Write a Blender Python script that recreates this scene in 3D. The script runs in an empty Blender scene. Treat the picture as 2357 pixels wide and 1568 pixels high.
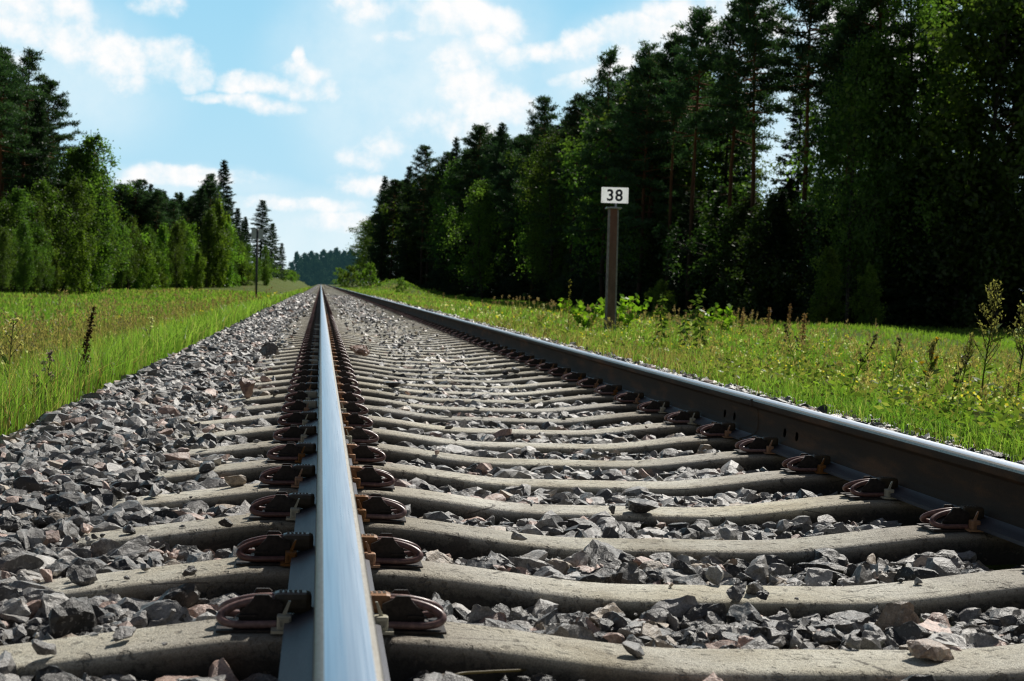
import bpy, bmesh, math, random
import numpy as np
from mathutils import Vector, Matrix

R = math.radians
rng = np.random.default_rng(7)
S = bpy.context.scene
COL = S.collection

# ----------------------------------------------------------------- constants
CAM_Z = 0.534
YAW, PITCH, ROLL = R(7.366), R(1.930), R(2.116)
SP, Y0 = 0.543, 2.32            # sleeper spacing / first sleeper
TC = 0.8315                     # track centre line
XL, XR = 0.034, 1.629           # rail foot centres
FOOT = 0.0725
SUN_EL, SUN_AZ = R(45), R(36)   # azimuth to the right of +Y
LENS = 52.5
FPX = LENS / 36 * 2357          # focal length in reference pixels (2357 wide)

CF = np.array([math.sin(YAW) * math.cos(PITCH), math.cos(YAW) * math.cos(PITCH), -math.sin(PITCH)])
_r = np.array([math.cos(YAW), -math.sin(YAW), 0])
_u = np.cross(_r, CF)
CR = _r * math.cos(ROLL) + _u * math.sin(ROLL)
CU = -_r * math.sin(ROLL) + _u * math.cos(ROLL)


def sight(px, py):
    """direction through a pixel of the reference, as X/Y and Z/Y slopes"""
    d = CF + (px - 1178.5) / FPX * CR - (py - 784) / FPX * CU
    return d[0] / d[1], d[2] / d[1]


def project(x, y, z):
    d = np.array([x, y, z - CAM_Z])
    q = d @ CF
    return 1178.5 + FPX * (d @ CR) / q, 784 - FPX * (d @ CU) / q


def height_to(x, y, line):
    """z at which the point above (x, y) meets an outline py = line(px)"""
    lo, hi = -2.0, 60.0
    for _ in range(30):
        m = (lo + hi) / 2
        px, py = project(x, y, m)
        if py > line(px):
            lo = m
        else:
            hi = m
    return m


# ----------------------------------------------------------------- materials
class NT:
    def __init__(s, name):
        s.m = bpy.data.materials.new(name)
        s.m.use_nodes = True
        s.t = s.m.node_tree
        s.t.nodes.clear()

    def n(s, typ, ins=None, **kw):
        nd = s.t.nodes.new(typ)
        for k, v in kw.items():
            setattr(nd, k, v)
        for k, v in (ins or {}).items():
            if isinstance(v, bpy.types.NodeSocket):
                s.t.links.new(v, nd.inputs[k])
            else:
                nd.inputs[k].default_value = v
        return nd

    def out(s, sock):
        o = s.t.nodes.new('ShaderNodeOutputMaterial')
        s.t.links.new(sock, o.inputs['Surface'])
        return s.m

    def noise(s, scale, detail=4, rough=0.55, vec=None):
        ins = {'Scale': scale, 'Detail': detail, 'Roughness': rough}
        if vec is not None:
            ins['Vector'] = vec
        return s.n('ShaderNodeTexNoise', ins).outputs['Fac']

    def ramp(s, fac, stops):
        nd = s.n('ShaderNodeValToRGB', {'Fac': fac})
        e = nd.color_ramp.elements
        while len(e) < len(stops):
            e.new(0.5)
        for el, (p, c) in zip(e, stops):
            el.position = p
            el.color = (*c, 1)
        return nd.outputs['Color']

    def mix(s, fac, a, b, mode='MIX'):
        nd = s.n('ShaderNodeMix', data_type='RGBA', blend_type=mode)
        for i, v in ((0, fac), (6, a), (7, b)):
            if isinstance(v, bpy.types.NodeSocket):
                s.t.links.new(v, nd.inputs[i])
            else:
                nd.inputs[i].default_value = v if i == 0 else (*v, 1)
        return nd.outputs[2]

    def math(s, op, a, b=0.0, c=None, clamp=False):
        nd = s.n('ShaderNodeMath', operation=op, use_clamp=clamp)
        for i, v in enumerate((a, b) if c is None else (a, b, c)):
            if isinstance(v, bpy.types.NodeSocket):
                s.t.links.new(v, nd.inputs[i])
            else:
                nd.inputs[i].default_value = v
        return nd.outputs[0]

    def coords(s, scale=(1, 1, 1)):
        tc = s.n('ShaderNodeTexCoord').outputs['Object']
        if scale == (1, 1, 1):
            return tc
        return s.n('ShaderNodeMapping', {'Vector': tc, 'Scale': scale}).outputs[0]

    def bump(s, h, strength, dist):
        return s.n('ShaderNodeBump', {'Height': h, 'Strength': strength, 'Distance': dist}).outputs[0]

    def bsdf(s, col, rough=0.7, metal=0.0, spec=0.5, normal=None, **kw):
        ins = {'Roughness': rough, 'Metallic': metal, 'Specular IOR Level': spec}
        ins['Base Color'] = col if isinstance(col, bpy.types.NodeSocket) else (*col, 1)
        if normal is not None:
            ins['Normal'] = normal
        return s.n('ShaderNodeBsdfPrincipled', ins).outputs[0]


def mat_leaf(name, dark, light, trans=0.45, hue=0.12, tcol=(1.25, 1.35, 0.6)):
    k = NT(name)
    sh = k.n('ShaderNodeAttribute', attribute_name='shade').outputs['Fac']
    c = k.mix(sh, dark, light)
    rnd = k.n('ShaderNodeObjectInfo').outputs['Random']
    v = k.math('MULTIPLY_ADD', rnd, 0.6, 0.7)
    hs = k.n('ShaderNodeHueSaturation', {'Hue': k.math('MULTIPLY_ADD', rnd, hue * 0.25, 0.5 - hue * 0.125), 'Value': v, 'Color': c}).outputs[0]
    d = k.n('ShaderNodeBsdfDiffuse', {'Color': hs}).outputs[0]
    t = k.n('ShaderNodeBsdfTranslucent', {'Color': k.mix(1.0, hs, tcol, 'MULTIPLY')}).outputs[0]
    m = k.n('ShaderNodeMixShader', {0: trans, 1: d, 2: t}).outputs[0]
    g = k.n('ShaderNodeBsdfGlossy', {'Roughness': 0.45, 'Color': (1, 1, 1, 1)}).outputs[0]
    return k.out(k.n('ShaderNodeMixShader', {0: 0.02, 1: m, 2: g}).outputs[0])


def mat_vcol(name, trans=0.5, tcol=(1.2, 1.3, 0.6), gloss=0.03):
    k = NT(name)
    c = k.n('ShaderNodeAttribute', attribute_name='Col').outputs['Color']
    d = k.n('ShaderNodeBsdfDiffuse', {'Color': c}).outputs[0]
    t = k.n('ShaderNodeBsdfTranslucent', {'Color': k.mix(1.0, c, tcol, 'MULTIPLY')}).outputs[0]
    m = k.n('ShaderNodeMixShader', {0: trans, 1: d, 2: t}).outputs[0]
    g = k.n('ShaderNodeBsdfGlossy', {'Roughness': 0.35, 'Color': (1, 1, 1, 1)}).outputs[0]
    return k.out(k.n('ShaderNodeMixShader', {0: gloss, 1: m, 2: g}).outputs[0])


def mat_plain(name, col, rough=0.6, metal=0.0, spec=0.5, var=0.35, scale=40, bump=0.15, bd=0.002, rv=0.0):
    k = NT(name)
    n = k.noise(scale, 5, 0.6, k.coords())
    lo = tuple(c * (1 - var) for c in col)
    hi = tuple(min(1, c * (1 + var)) for c in col)
    c = k.ramp(n, [(0.3, lo), (0.7, hi)])
    if rv:
        rnd = k.n('ShaderNodeObjectInfo').outputs['Random']
        c = k.n('ShaderNodeHueSaturation', {'Color': c, 'Value': k.math('MULTIPLY_ADD', rnd, rv * 2, 1 - rv), 'Saturation': k.math('MULTIPLY_ADD', rnd, -rv, 1 + rv * .3)}).outputs[0]
    return k.out(k.bsdf(c, rough, metal, spec, k.bump(n, bump, bd)))


M = {}
# ballast stones
k = NT('ballast_rock')
co = k.coords()
vc = k.n('ShaderNodeAttribute', attribute_name='Col').outputs['Color']
n1 = k.noise(55, 6, 0.65, co)
n2 = k.noise(260, 4, 0.7, co)
n3 = k.noise(14, 3, 0.5, co)
c = k.mix(1.0, vc, k.ramp(n1, [(0.28, (0.55, 0.53, 0.5)), (0.72, (1.45, 1.45, 1.42))]), 'MULTIPLY')
c = k.mix(1.0, c, k.ramp(n2, [(0.3, (0.6, 0.6, 0.6)), (0.7, (1.45, 1.42, 1.4))]), 'MULTIPLY')
c = k.mix(k.ramp(n3, [(0.5, (0, 0, 0)), (0.8, (0.16, 0.16, 0.16))]), c, (0.19, 0.16, 0.125))
qz = k.n('ShaderNodeMapRange', {'Value': k.noise(140, 2, 0.5, co), 'From Min': 0.60, 'From Max': 0.66}).outputs[0]
c = k.mix(k.math('MULTIPLY', qz, 0.45), c, (0.45, 0.43, 0.40))
h = k.math('ADD', n1, k.math('MULTIPLY', n2, 0.35))
M['rock'] = k.out(k.bsdf(c, k.math('MULTIPLY_ADD', n2, 0.4, 0.25), 0, 0.6, k.bump(h, 0.75, 0.006)))
# trackbed below / beyond the stones
k = NT('trackbed_gravel')
co = k.coords()
vo = k.n('ShaderNodeTexVoronoi', {'Vector': co, 'Scale': 17.0})
vd = k.n('ShaderNodeTexVoronoi', {'Vector': co, 'Scale': 17.0}, feature='DISTANCE_TO_EDGE').outputs['Distance']
cc = k.ramp(k.n('ShaderNodeSeparateColor', {'Color': vo.outputs['Color']}).outputs[0],
            [(0.0, (0.05, 0.05, 0.052)), (0.55, (0.14, 0.135, 0.13)), (0.8, (0.22, 0.17, 0.15)), (1.0, (0.26, 0.25, 0.24))])
c = k.mix(k.ramp(vd, [(0.0, (1, 1, 1)), (0.16, (0, 0, 0))]), cc, (0.02, 0.02, 0.02))
M['bed'] = k.out(k.bsdf(c, 0.75, 0, 0.4, k.bump(k.math('ADD', vd, k.math('MULTIPLY', k.noise(60, 4, 0.6, co), 0.2)), 1.0, 0.05)))
# concrete
k = NT('sleeper_concrete')
co = k.coords()
rnd = k.n('ShaderNodeObjectInfo').outputs['Random']
off_ = k.n('ShaderNodeCombineXYZ', {0: k.math('MULTIPLY', rnd, 37.0), 1: k.math('MULTIPLY', rnd, 91.0), 2: 0.0}).outputs[0]
cw = k.n('ShaderNodeVectorMath', {0: co, 1: off_}, operation='ADD').outputs[0]
n1 = k.noise(5, 6, 0.62, cw)
n2 = k.noise(110, 5, 0.72, cw)
n3 = k.noise(380, 3, 0.7, cw)
n4 = k.noise(1.7, 3, 0.5, cw)
c = k.ramp(n1, [(0.28, (0.36, 0.32, 0.25)), (0.5, (0.56, 0.53, 0.45)), (0.72, (0.68, 0.66, 0.59))])
c = k.mix(1.0, c, k.ramp(n2, [(0.34, (0.50, 0.48, 0.45)), (0.44, (1.0, 1.0, 1.0)), (0.72, (1.25, 1.25, 1.22))]), 'MULTIPLY')
c = k.mix(1.0, c, k.ramp(n3, [(0.34, (0.68, 0.67, 0.65)), (0.60, (1.22, 1.22, 1.20))]), 'MULTIPLY')
c = k.n('ShaderNodeHueSaturation', {'Color': c, 'Value': k.math('MULTIPLY_ADD', rnd, 0.4, 0.78), 'Saturation': k.math('MULTIPLY_ADD', n4, 1.6, 0.2)}).outputs[0]
sx = k.n('ShaderNodeSeparateXYZ', {'Vector': co}).outputs
ax = k.math('ABSOLUTE', sx[0])
st = k.math('SUBTRACT', 1.0, k.math('MULTIPLY', k.math('ABSOLUTE', k.math('SUBTRACT', ax, 0.8)), 2.6), clamp=True)
c = k.mix(k.math('MULTIPLY', st, k.math('MULTIPLY_ADD', n1, 2.2, -0.45), clamp=True), c, (0.17, 0.115, 0.065))
dirt_shade = k.n('ShaderNodeAttribute', attribute_name='shade').outputs['Fac']  # flank dirt, deepened so the shade on the flanks is painted in too
dm = k.n('ShaderNodeMapRange', {'Value': k.math('ADD', dirt_shade, k.math('MULTIPLY_ADD', n2, 0.5, -0.25)), 'From Min': 0.35, 'From Max': 0.85}).outputs[0]
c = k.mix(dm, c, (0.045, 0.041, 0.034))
cr = k.n('ShaderNodeTexVoronoi', {'Vector': k.n('ShaderNodeMapping', {'Vector': cw, 'Scale': (1.3, 9, 5)}).outputs[0], 'Scale': 1.0}, feature='DISTANCE_TO_EDGE').outputs['Distance']
crk = k.math('MULTIPLY', k.math('LESS_THAN', k.math('ADD', cr, k.math('MULTIPLY', n2, 0.012)), 0.012), k.math('GREATER_THAN', n1, 0.5))
c = k.mix(k.math('MULTIPLY', crk, 0.7), c, (0.07, 0.06, 0.05))
chips = k.n('ShaderNodeMapRange', {'Value': k.noise(38, 3, 0.6, cw), 'From Min': 0.60, 'From Max': 0.66}).outputs[0]
c = k.mix(k.math('MULTIPLY', chips, 0.6), c, (0.16, 0.14, 0.11))
blot = k.n('ShaderNodeMapRange', {'Value': k.noise(9, 6, 0.7, cw), 'From Min': 0.56, 'From Max': 0.66}).outputs[0]
c = k.mix(k.math('MULTIPLY', blot, 0.28), c, (0.20, 0.17, 0.125))
h = k.math('ADD', k.math('MULTIPLY', n2, 0.9), k.math('MULTIPLY', n3, 0.5))
h = k.math('SUBTRACT', h, k.math('ADD', k.math('MULTIPLY', crk, 0.6), k.math('MULTIPLY', chips, 0.7)))
M['concrete'] = k.out(k.bsdf(c, 0.8, 0, 0.35, k.bump(h, 0.9, 0.008)))
# rail steel
k = NT('rail_running_surface')
co = k.coords((60, 0.35, 60))
n1 = k.noise(3.0, 4, 0.6, co)
n2 = k.noise(2.2, 3, 0.5, k.coords((220, 1.3, 1)))
n3 = k.noise(400, 3, 0.6, k.coords((1, 0.5, 1)))
c = k.ramp(n2, [(0.3, (0.44, 0.48, 0.56)), (0.5, (0.53, 0.57, 0.645)), (0.7, (0.59, 0.63, 0.70))])
M['rail_top'] = k.out(k.bsdf(c, k.math('ADD', k.math('MULTIPLY_ADD', n1, 0.14, 0.2), k.math('MULTIPLY', n2, 0.06)), 1.0, 0.5, k.bump(k.math('ADD', n2, k.math('MULTIPLY', n3, 0.25)), 0.08, 0.0015)))
k = NT('rail_worn_edge')
co = k.coords((30, 1.0, 30))
n1 = k.noise(2.0, 4, 0.6, co)
n2 = k.noise(180, 4, 0.7, k.coords())
c = k.mix(k.ramp(n2, [(0.4, (0, 0, 0)), (0.6, (1, 1, 1))]), (0.20, 0.18, 0.15), (0.30, 0.285, 0.26))
M['rail_edge'] = k.out(k.bsdf(c, k.math('MULTIPLY_ADD', n1, 0.25, 0.33), 0.75, 0.5, k.bump(n2, 0.25, 0.001)))
k = NT('rail_rust')
co = k.coords((6, 1.2, 6))
n1 = k.noise(2.0, 5, 0.6, co)
n2 = k.noise(220, 4, 0.7, k.coords())
c = k.ramp(n1, [(0.25, (0.034, 0.024, 0.017)), (0.52, (0.050, 0.034, 0.022)), (0.70, (0.12, 0.062, 0.030))])
c = k.mix(1.0, c, k.ramp(n2, [(0.3, (0.7, 0.7, 0.7)), (0.7, (1.3, 1.25, 1.2))]), 'MULTIPLY')
M['rust'] = k.out(k.bsdf(c, k.math('MULTIPLY_ADD', n2, 0.3, 0.6), 0.0, 0.12, k.bump(n2, 0.4, 0.0015)))
k = NT('rail_foot_steel')
n1 = k.noise(2.0, 5, 0.6, k.coords((20, 1.2, 6)))
n2 = k.noise(260, 4, 0.7, k.coords())
c = k.ramp(n1, [(0.3, (0.055, 0.055, 0.065)), (0.7, (0.10, 0.098, 0.11))])
M['foot'] = k.out(k.bsdf(c, k.math('MULTIPLY_ADD', n2, 0.3, 0.36), 0.45, 0.5, k.bump(n2, 0.5, 0.0012)))
M['clip'] = mat_plain('clip_brown_paint', (0.17, 0.084, 0.070), 0.36, 0.0, 0.5, 0.5, 90, 0.3, 0.0008, .35)
M['iron'] = mat_plain('cast_iron', (0.035, 0.027, 0.023), 0.6, 0.2, 0.4, 0.55, 140, 0.5, 0.001, .3)
M['amber'] = mat_plain('amber_nylon', (0.30, 0.13, 0.035), 0.45, 0.0, 0.4, 0.4, 60, 0.1, .002, .4)
M['black_nylon'] = mat_plain('dark_nylon', (0.075, 0.055, 0.03), 0.4, 0.0, 0.5, 0.35, 60, 0.1)
M['white_nylon'] = mat_plain('pale_nylon', (0.50, 0.47, 0.36), 0.4, 0.0, 0.5, 0.15, 60, 0.1)
M['rubber'] = mat_plain('rubber_pad', (0.02, 0.02, 0.02), 0.8)
M['print'] = mat_plain('raised_print', (0.13, 0.10, 0.07), 0.6)
# posts and signs
k = NT('post_rust_paint')
co = k.coords((1, 1, 0.25))
n1 = k.noise(14, 6, 0.65, co)
n2 = k.noise(90, 4, 0.7, k.coords())
z = k.n('ShaderNodeSeparateXYZ', {'Vector': k.coords()}).outputs[2]
c = k.ramp(n1, [(0.3, (0.10, 0.065, 0.05)), (0.55, (0.17, 0.105, 0.08)), (0.8, (0.22, 0.16, 0.13))])
c = k.mix(k.math('MULTIPLY', k.math('SUBTRACT', z, 0.9), 0.55, clamp=True), c, (0.24, 0.085, 0.06))
c = k.mix(1.0, c, k.ramp(n2, [(0.3, (0.75, 0.75, 0.75)), (0.7, (1.25, 1.25, 1.25))]), 'MULTIPLY')
M['post'] = k.out(k.bsdf(c, 0.7, 0, 0.4, k.bump(n2, 0.4, 0.004)))
M['postedge'] = mat_plain('post_grey_edge', (0.24, 0.23, 0.225), 0.7, 0, 0.3, 0.45, 14, 0.3)
M['plate'] = mat_plain('white_enamel', (0.88, 0.89, 0.90), 0.3, 0, 0.5, 0.04, 12, 0.05)
for nm, cc_, tr_ in (('plate', (0.88, 0.89, 0.90), .5), ('signback', (0.86, 0.91, 0.96), .6)):
    k = NT(nm + '_sheet')
    n1 = k.noise(9, 5, 0.65, k.coords())
    c = k.mix(k.ramp(n1, [(0.45, (0, 0, 0)), (0.8, (.3, .3, .3))]), cc_, (.45, .42, .38))
    d = k.n('ShaderNodeBsdfPrincipled', {'Base Color': c, 'Roughness': .4}).outputs[0]
    t = k.n('ShaderNodeBsdfTranslucent', {'Color': c}).outputs[0]
    M[nm] = k.out(k.n('ShaderNodeMixShader', {0: tr_, 1: d, 2: t}).outputs[0])
M['digit'] = mat_plain('dark_blue_paint', (0.012, 0.016, 0.035), 0.5)
M['galv'] = mat_plain('galvanised_steel', (0.38, 0.40, 0.42), 0.45, 0.6, 0.5, 0.2, 50)
M['signback'] = mat_plain('grey_sign_back', (0.50, 0.55, 0.60), 0.5, 0.1, 0.5, 0.08, 8)
M['pole'] = mat_plain('dark_pole', (0.06, 0.065, 0.07), 0.6, 0.2)
# ground
k = NT('meadow_ground')
co = k.coords()
n1 = k.noise(0.12, 6, 0.6, co)
n2 = k.noise(2.6, 6, 0.7, co)
c = k.ramp(n1, [(0.3, (0.075, 0.115, 0.022)), (0.5, (0.10, 0.135, 0.03)), (0.7, (0.135, 0.13, 0.05))])
c = k.mix(1.0, c, k.ramp(n2, [(0.3, (0.45, 0.45, 0.4)), (0.7, (1.4, 1.4, 1.3))]), 'MULTIPLY')
M['ground'] = k.out(k.bsdf(c, 0.95, 0, 0.1, k.bump(n2, 1.0, 0.2)))
M['grass'] = mat_vcol('meadow_grass', 0.55, (1.3, 1.4, .6), .012)
M['weed'] = mat_vcol('weed_leaf', 0.5, (1.2, 1.35, 0.5), .015)
# trees
M['pine'] = mat_leaf('pine_needles', (0.014, 0.042, 0.022), (0.085, 0.150, 0.068), 0.38, 0.1, (1.1, 1.25, 0.6))
M['spruce'] = mat_leaf('spruce_needles', (0.010, 0.030, 0.018), (0.050, 0.092, 0.042), 0.25, 0.08, (1.1, 1.25, 0.6))
M['under'] = mat_leaf('undergrowth_leaves', (0.016, 0.042, 0.013), (0.075, 0.130, 0.032), 0.38, 0.15)
M['birch'] = mat_leaf('birch_leaves', (0.032, 0.075, 0.016), (0.145, 0.235, 0.048), 0.55, 0.15)
M['young'] = mat_leaf('young_leaves', (0.060, 0.130, 0.018), (0.22, 0.34, 0.055), 0.55, 0.15)
k = NT('haze_glow_leaves')                                       # distance haze put in as a faint blue glow of the leaves
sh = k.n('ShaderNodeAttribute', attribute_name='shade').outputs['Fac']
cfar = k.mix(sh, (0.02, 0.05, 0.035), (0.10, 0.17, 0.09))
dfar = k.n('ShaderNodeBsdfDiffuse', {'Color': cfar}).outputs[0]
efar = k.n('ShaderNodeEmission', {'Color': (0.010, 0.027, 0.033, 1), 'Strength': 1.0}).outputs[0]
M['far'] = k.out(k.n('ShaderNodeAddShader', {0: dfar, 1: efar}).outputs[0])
M['fartrunk'] = mat_plain('haze_tinted_bark', (0.06, 0.085, 0.10), 0.9, 0, 0.2, 0.2, 2)  # bark colour blued to carry the same haze
k = NT('pine_bark')
n1 = k.noise(3, 5, 0.6, k.coords((3, 3, 0.6)))
z = k.n('ShaderNodeSeparateXYZ', {'Vector': k.coords()}).outputs[2]
c = k.mix(k.math('MULTIPLY', k.math('SUBTRACT', z, 5.0), 0.14, clamp=True), (0.050, 0.036, 0.028), (0.20, 0.085, 0.04))
c = k.mix(1.0, c, k.ramp(n1, [(0.3, (0.5, 0.5, 0.5)), (0.7, (1.4, 1.4, 1.4))]), 'MULTIPLY')
M['pine_bark'] = k.out(k.bsdf(c, 0.9, 0, 0.2, k.bump(n1, 0.8, 0.05)))
M['bark'] = mat_plain('grey_bark', (0.055, 0.048, 0.04), 0.9, 0, 0.2, 0.4, 6, 0.6, 0.03)
k = NT('birch_bark')
n1 = k.noise(4, 4, 0.6, k.coords((1, 1, 3)))
c = k.ramp(n1, [(0.45, (0.035, 0.03, 0.026)), (0.62, (0.10, 0.095, 0.085)), (0.78, (0.26, 0.25, 0.23))])
M['birch_bark'] = k.out(k.bsdf(c, 0.8, 0, 0.3))


# ----------------------------------------------------------------- mesh helpers
def mesh_np(name, V, faces, mats, cols=None, shade=None, smooth=False, mi=None):
    """faces: list of (m,k) index arrays"""
    V = np.asarray(V, np.float32)
    faces = [np.asarray(f, np.int32) for f in faces if len(f)]
    me = bpy.data.meshes.new(name)
    me.vertices.add(len(V))
    me.vertices.foreach_set('co', V.ravel())
    loops = np.concatenate([f.ravel() for f in faces])
    tot = np.concatenate([np.full(len(f), f.shape[1], np.int32) for f in faces])
    start = np.concatenate([[0], np.cumsum(tot)[:-1]]).astype(np.int32)
    me.loops.add(len(loops))
    me.loops.foreach_set('vertex_index', loops)
    me.polygons.add(len(tot))
    me.polygons.foreach_set('loop_start', start)
    me.polygons.foreach_set('loop_total', tot)
    if mi is not None:
        me.polygons.foreach_set('material_index', np.asarray(mi, np.int32))
    me.update(calc_edges=True)
    if smooth:
        me.polygons.foreach_set('use_smooth', np.ones(len(tot), bool))
    else:
        me.polygons.foreach_set('use_smooth', np.zeros(len(tot), bool))
    if cols is not None:
        a = me.attributes.new('Col', 'FLOAT_COLOR', 'POINT')
        c4 = np.ones((len(V), 4), np.float32)
        c4[:, :3] = cols
        a.data.foreach_set('color', c4.ravel())
    if shade is not None:
        a = me.attributes.new('shade', 'FLOAT', 'POINT')
        a.data.foreach_set('value', np.asarray(shade, np.float32))
    for m in (mats if isinstance(mats, (list, tuple)) else [mats]):
        me.materials.append(m)
    return me


def link(name, me, parent=None, loc=None):
    o = bpy.data.objects.new(name, me)
    COL.objects.link(o)
    if parent is not None:
        o.parent = parent
    if loc is not None:
        o.location = loc
    return o


def tag(o, label=None, cat=None, group=None, kind=None):
    for kk, v in (('label', label), ('category', cat), ('group', group), ('kind', kind)):
        if v:
            o[kk] = v
    return o


class MB:
    """collects boxes, tubes, prisms as one mesh"""
    def __init__(s):
        s.V, s.F4, s.F3, s.n = [], [], [], 0
        s.C = []

    def add(s, v, f4=None, f3=None, col=None):
        v = np.asarray(v, float).reshape(-1, 3)
        if f4 is not None and len(f4):
            s.F4.append(np.asarray(f4) + s.n)
        if f3 is not None and len(f3):
            s.F3.append(np.asarray(f3) + s.n)
        s.V.append(v)
        if col is not None:
            s.C.append(np.tile(np.asarray(col, float), (len(v), 1)))
        s.n += len(v)
        return s

    def box(s, lo, hi, col=None):
        x0, y0, z0 = lo
        x1, y1, z1 = hi
        v = [(x0, y0, z0), (x1, y0, z0), (x1, y1, z0), (x0, y1, z0), (x0, y0, z1), (x1, y0, z1), (x1, y1, z1), (x0, y1, z1)]
        return s.add(v, [(0, 3, 2, 1), (4, 5, 6, 7), (0, 1, 5, 4), (1, 2, 6, 5), (2, 3, 7, 6), (3, 0, 4, 7)], col=col)

    def cbox(s, lo, hi, b):
        """box with chamfered edges"""
        bm = bmesh.new()
        bmesh.ops.create_cube(bm, size=1)
        for v in bm.verts:
            v.co = [lo[i] + (v.co[i] + .5) * (hi[i] - lo[i]) for i in range(3)]
        bmesh.ops.bevel(bm, geom=bm.edges[:] + bm.verts[:], offset=b, segments=2, affect='EDGES', profile=0.6)
        bmesh.ops.triangulate(bm, faces=bm.faces[:])
        bm.verts.index_update()
        s.add([v.co[:] for v in bm.verts], f3=[[v.index for v in f.verts] for f in bm.faces])
        bm.free()
        return s

    def tube(s, pts, rad, sides=8, col=None, cap=True):
        P = np.asarray(pts, float)
        n = len(P)
        rad = np.broadcast_to(np.asarray(rad, float), (n,))
        T = np.gradient(P, axis=0)
        T /= np.linalg.norm(T, axis=1)[:, None] + 1e-9
        ref = np.array([0, 0, 1.0]) if abs(T[0][2]) < 0.9 else np.array([1.0, 0, 0])
        A = np.cross(T[0], ref)
        A /= np.linalg.norm(A)
        ang = np.arange(sides) * 2 * math.pi / sides
        rings = []
        for i in range(n):
            A = A - T[i] * A.dot(T[i])
            A /= np.linalg.norm(A) + 1e-9
            B = np.cross(T[i], A)
            rings.append(P[i] + rad[i] * (np.cos(ang)[:, None] * A + np.sin(ang)[:, None] * B))
        V = np.concatenate(rings)
        i = np.arange(n - 1)[:, None] * sides
        j = np.arange(sides)
        jn = (j + 1) % sides
        F = np.stack([i + j, i + jn, i + sides + jn, i + sides + j], -1).reshape(-1, 4)
        f3 = []
        if cap:
            V = np.concatenate([V, P[:1], P[-1:]])
            c0, c1 = n * sides, n * sides + 1
            f3 = [(c0, b, a) for a, b in zip(j, jn)] + [(c1, (n - 1) * sides + a, (n - 1) * sides + b) for a, b in zip(j, jn)]
        return s.add(V, F, f3, col)

    def prism(s, poly, y0, y1):
        """polygon in xz extruded along y (convex-ish, fan caps)"""
        n = len(poly)
        v = [(x, y0, z) for x, z in poly] + [(x, y1, z) for x, z in poly]
        f4 = [(i, (i + 1) % n, n + (i + 1) % n, n + i) for i in range(n)]
        f3 = [(0, i + 1, i) for i in range(1, n - 1)] + [(n, n + i, n + i + 1) for i in range(1, n - 1)]
        return s.add(v, f4, f3)

    def mesh(s, name, mat, smooth=False, cols=False):
        F = []
        if s.F4:
            F.append(np.concatenate(s.F4))
        if s.F3:
            F.append(np.concatenate(s.F3))
        return mesh_np(name, np.concatenate(s.V), F, mat, np.concatenate(s.C) if cols else None, smooth=smooth)


def cards(C, D, L, W, g, roll=None):
    """diamond leaf cards: bases C, unit directions D"""
    n = len(C)
    rnd = g.normal(size=(n, 3))
    side = np.cross(D, rnd)
    side /= np.linalg.norm(side, axis=1)[:, None] + 1e-9
    L = np.broadcast_to(L, (n,))[:, None]
    W = np.broadcast_to(W, (n,))[:, None]
    V = np.stack([C, C + D * L * .45 + side * W * .5, C + D * L, C + D * L * .45 - side * W * .5], 1).reshape(-1, 3)
    F = np.arange(4 * n).reshape(-1, 4)
    return V, F


def unit(v):
    return v / (np.linalg.norm(v, axis=-1, keepdims=True) + 1e-9)


def sstep(a, b, x):
    t = np.clip((x - a) / (b - a), 0, 1)
    return t * t * (3 - 2 * t)


def vnoise(x, y, seed=0):
    """cheap smooth value noise"""
    xi, yi = np.floor(x).astype(np.int64), np.floor(y).astype(np.int64)
    fx, fy = x - xi, y - yi
    fx, fy = fx * fx * (3 - 2 * fx), fy * fy * (3 - 2 * fy)

    def hsh(a, b):
        h = (a * 374761393 + b * 668265263 + seed * 974711) & 0x7fffffff
        h = ((h ^ (h >> 13)) * 1274126177) & 0x7fffffff
        return (h ^ (h >> 16)) % 10007 / 10007.0
    return (hsh(xi, yi) * (1 - fx) + hsh(xi + 1, yi) * fx) * (1 - fy) + (hsh(xi, yi + 1) * (1 - fx) + hsh(xi + 1, yi + 1) * fx) * fy


# ----------------------------------------------------------------- terrain
def zg(x, y):
    x, y = np.asarray(x, float), np.asarray(y, float)
    left = -0.10 - 1.15 * sstep(-0.6, -5.2, x)
    left = left + 0.45 * sstep(130, 220, y) * sstep(-4.0, -9, x) + 2.2 * sstep(190, 310, y) * sstep(-4.0, -11, x)
    right = -0.045 - 0.03 * sstep(2.5, 3.4, x) - 0.74 * sstep(4.8, 13, x) + 0.35 * sstep(26, 48, x)
    right = right + 0.50 * np.exp(-((x - 17.0) / 4.5) ** 2 - ((y - 46) / 9) ** 2)
    right = right + 0.25 * np.exp(-((x - 9) / 2.5) ** 2 - ((y - 26) / 6) ** 2)
    right = right + 2.0 * np.exp(-((x - 10.5) / 3.2) ** 2 - ((y - 205) / 32) ** 2)
    right = right + 2.0 * sstep(210, 320, y) * sstep(6, 13, x)
    mid = -0.32 + 0 * x
    z = np.where(x < -1.1, left, np.where(x > 2.5, right, mid))
    far = np.clip((np.abs(x - TC) - 5) / 12, 0, 1)
    return z + far * 0.22 * (vnoise(x * .13 + 50, y * .13, 3) - .5)


def line_coords(segs):
    out = []
    for a, b, st in segs:
        out.append(np.arange(a, b, st))
    return np.unique(np.round(np.concatenate(out), 4))


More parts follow.
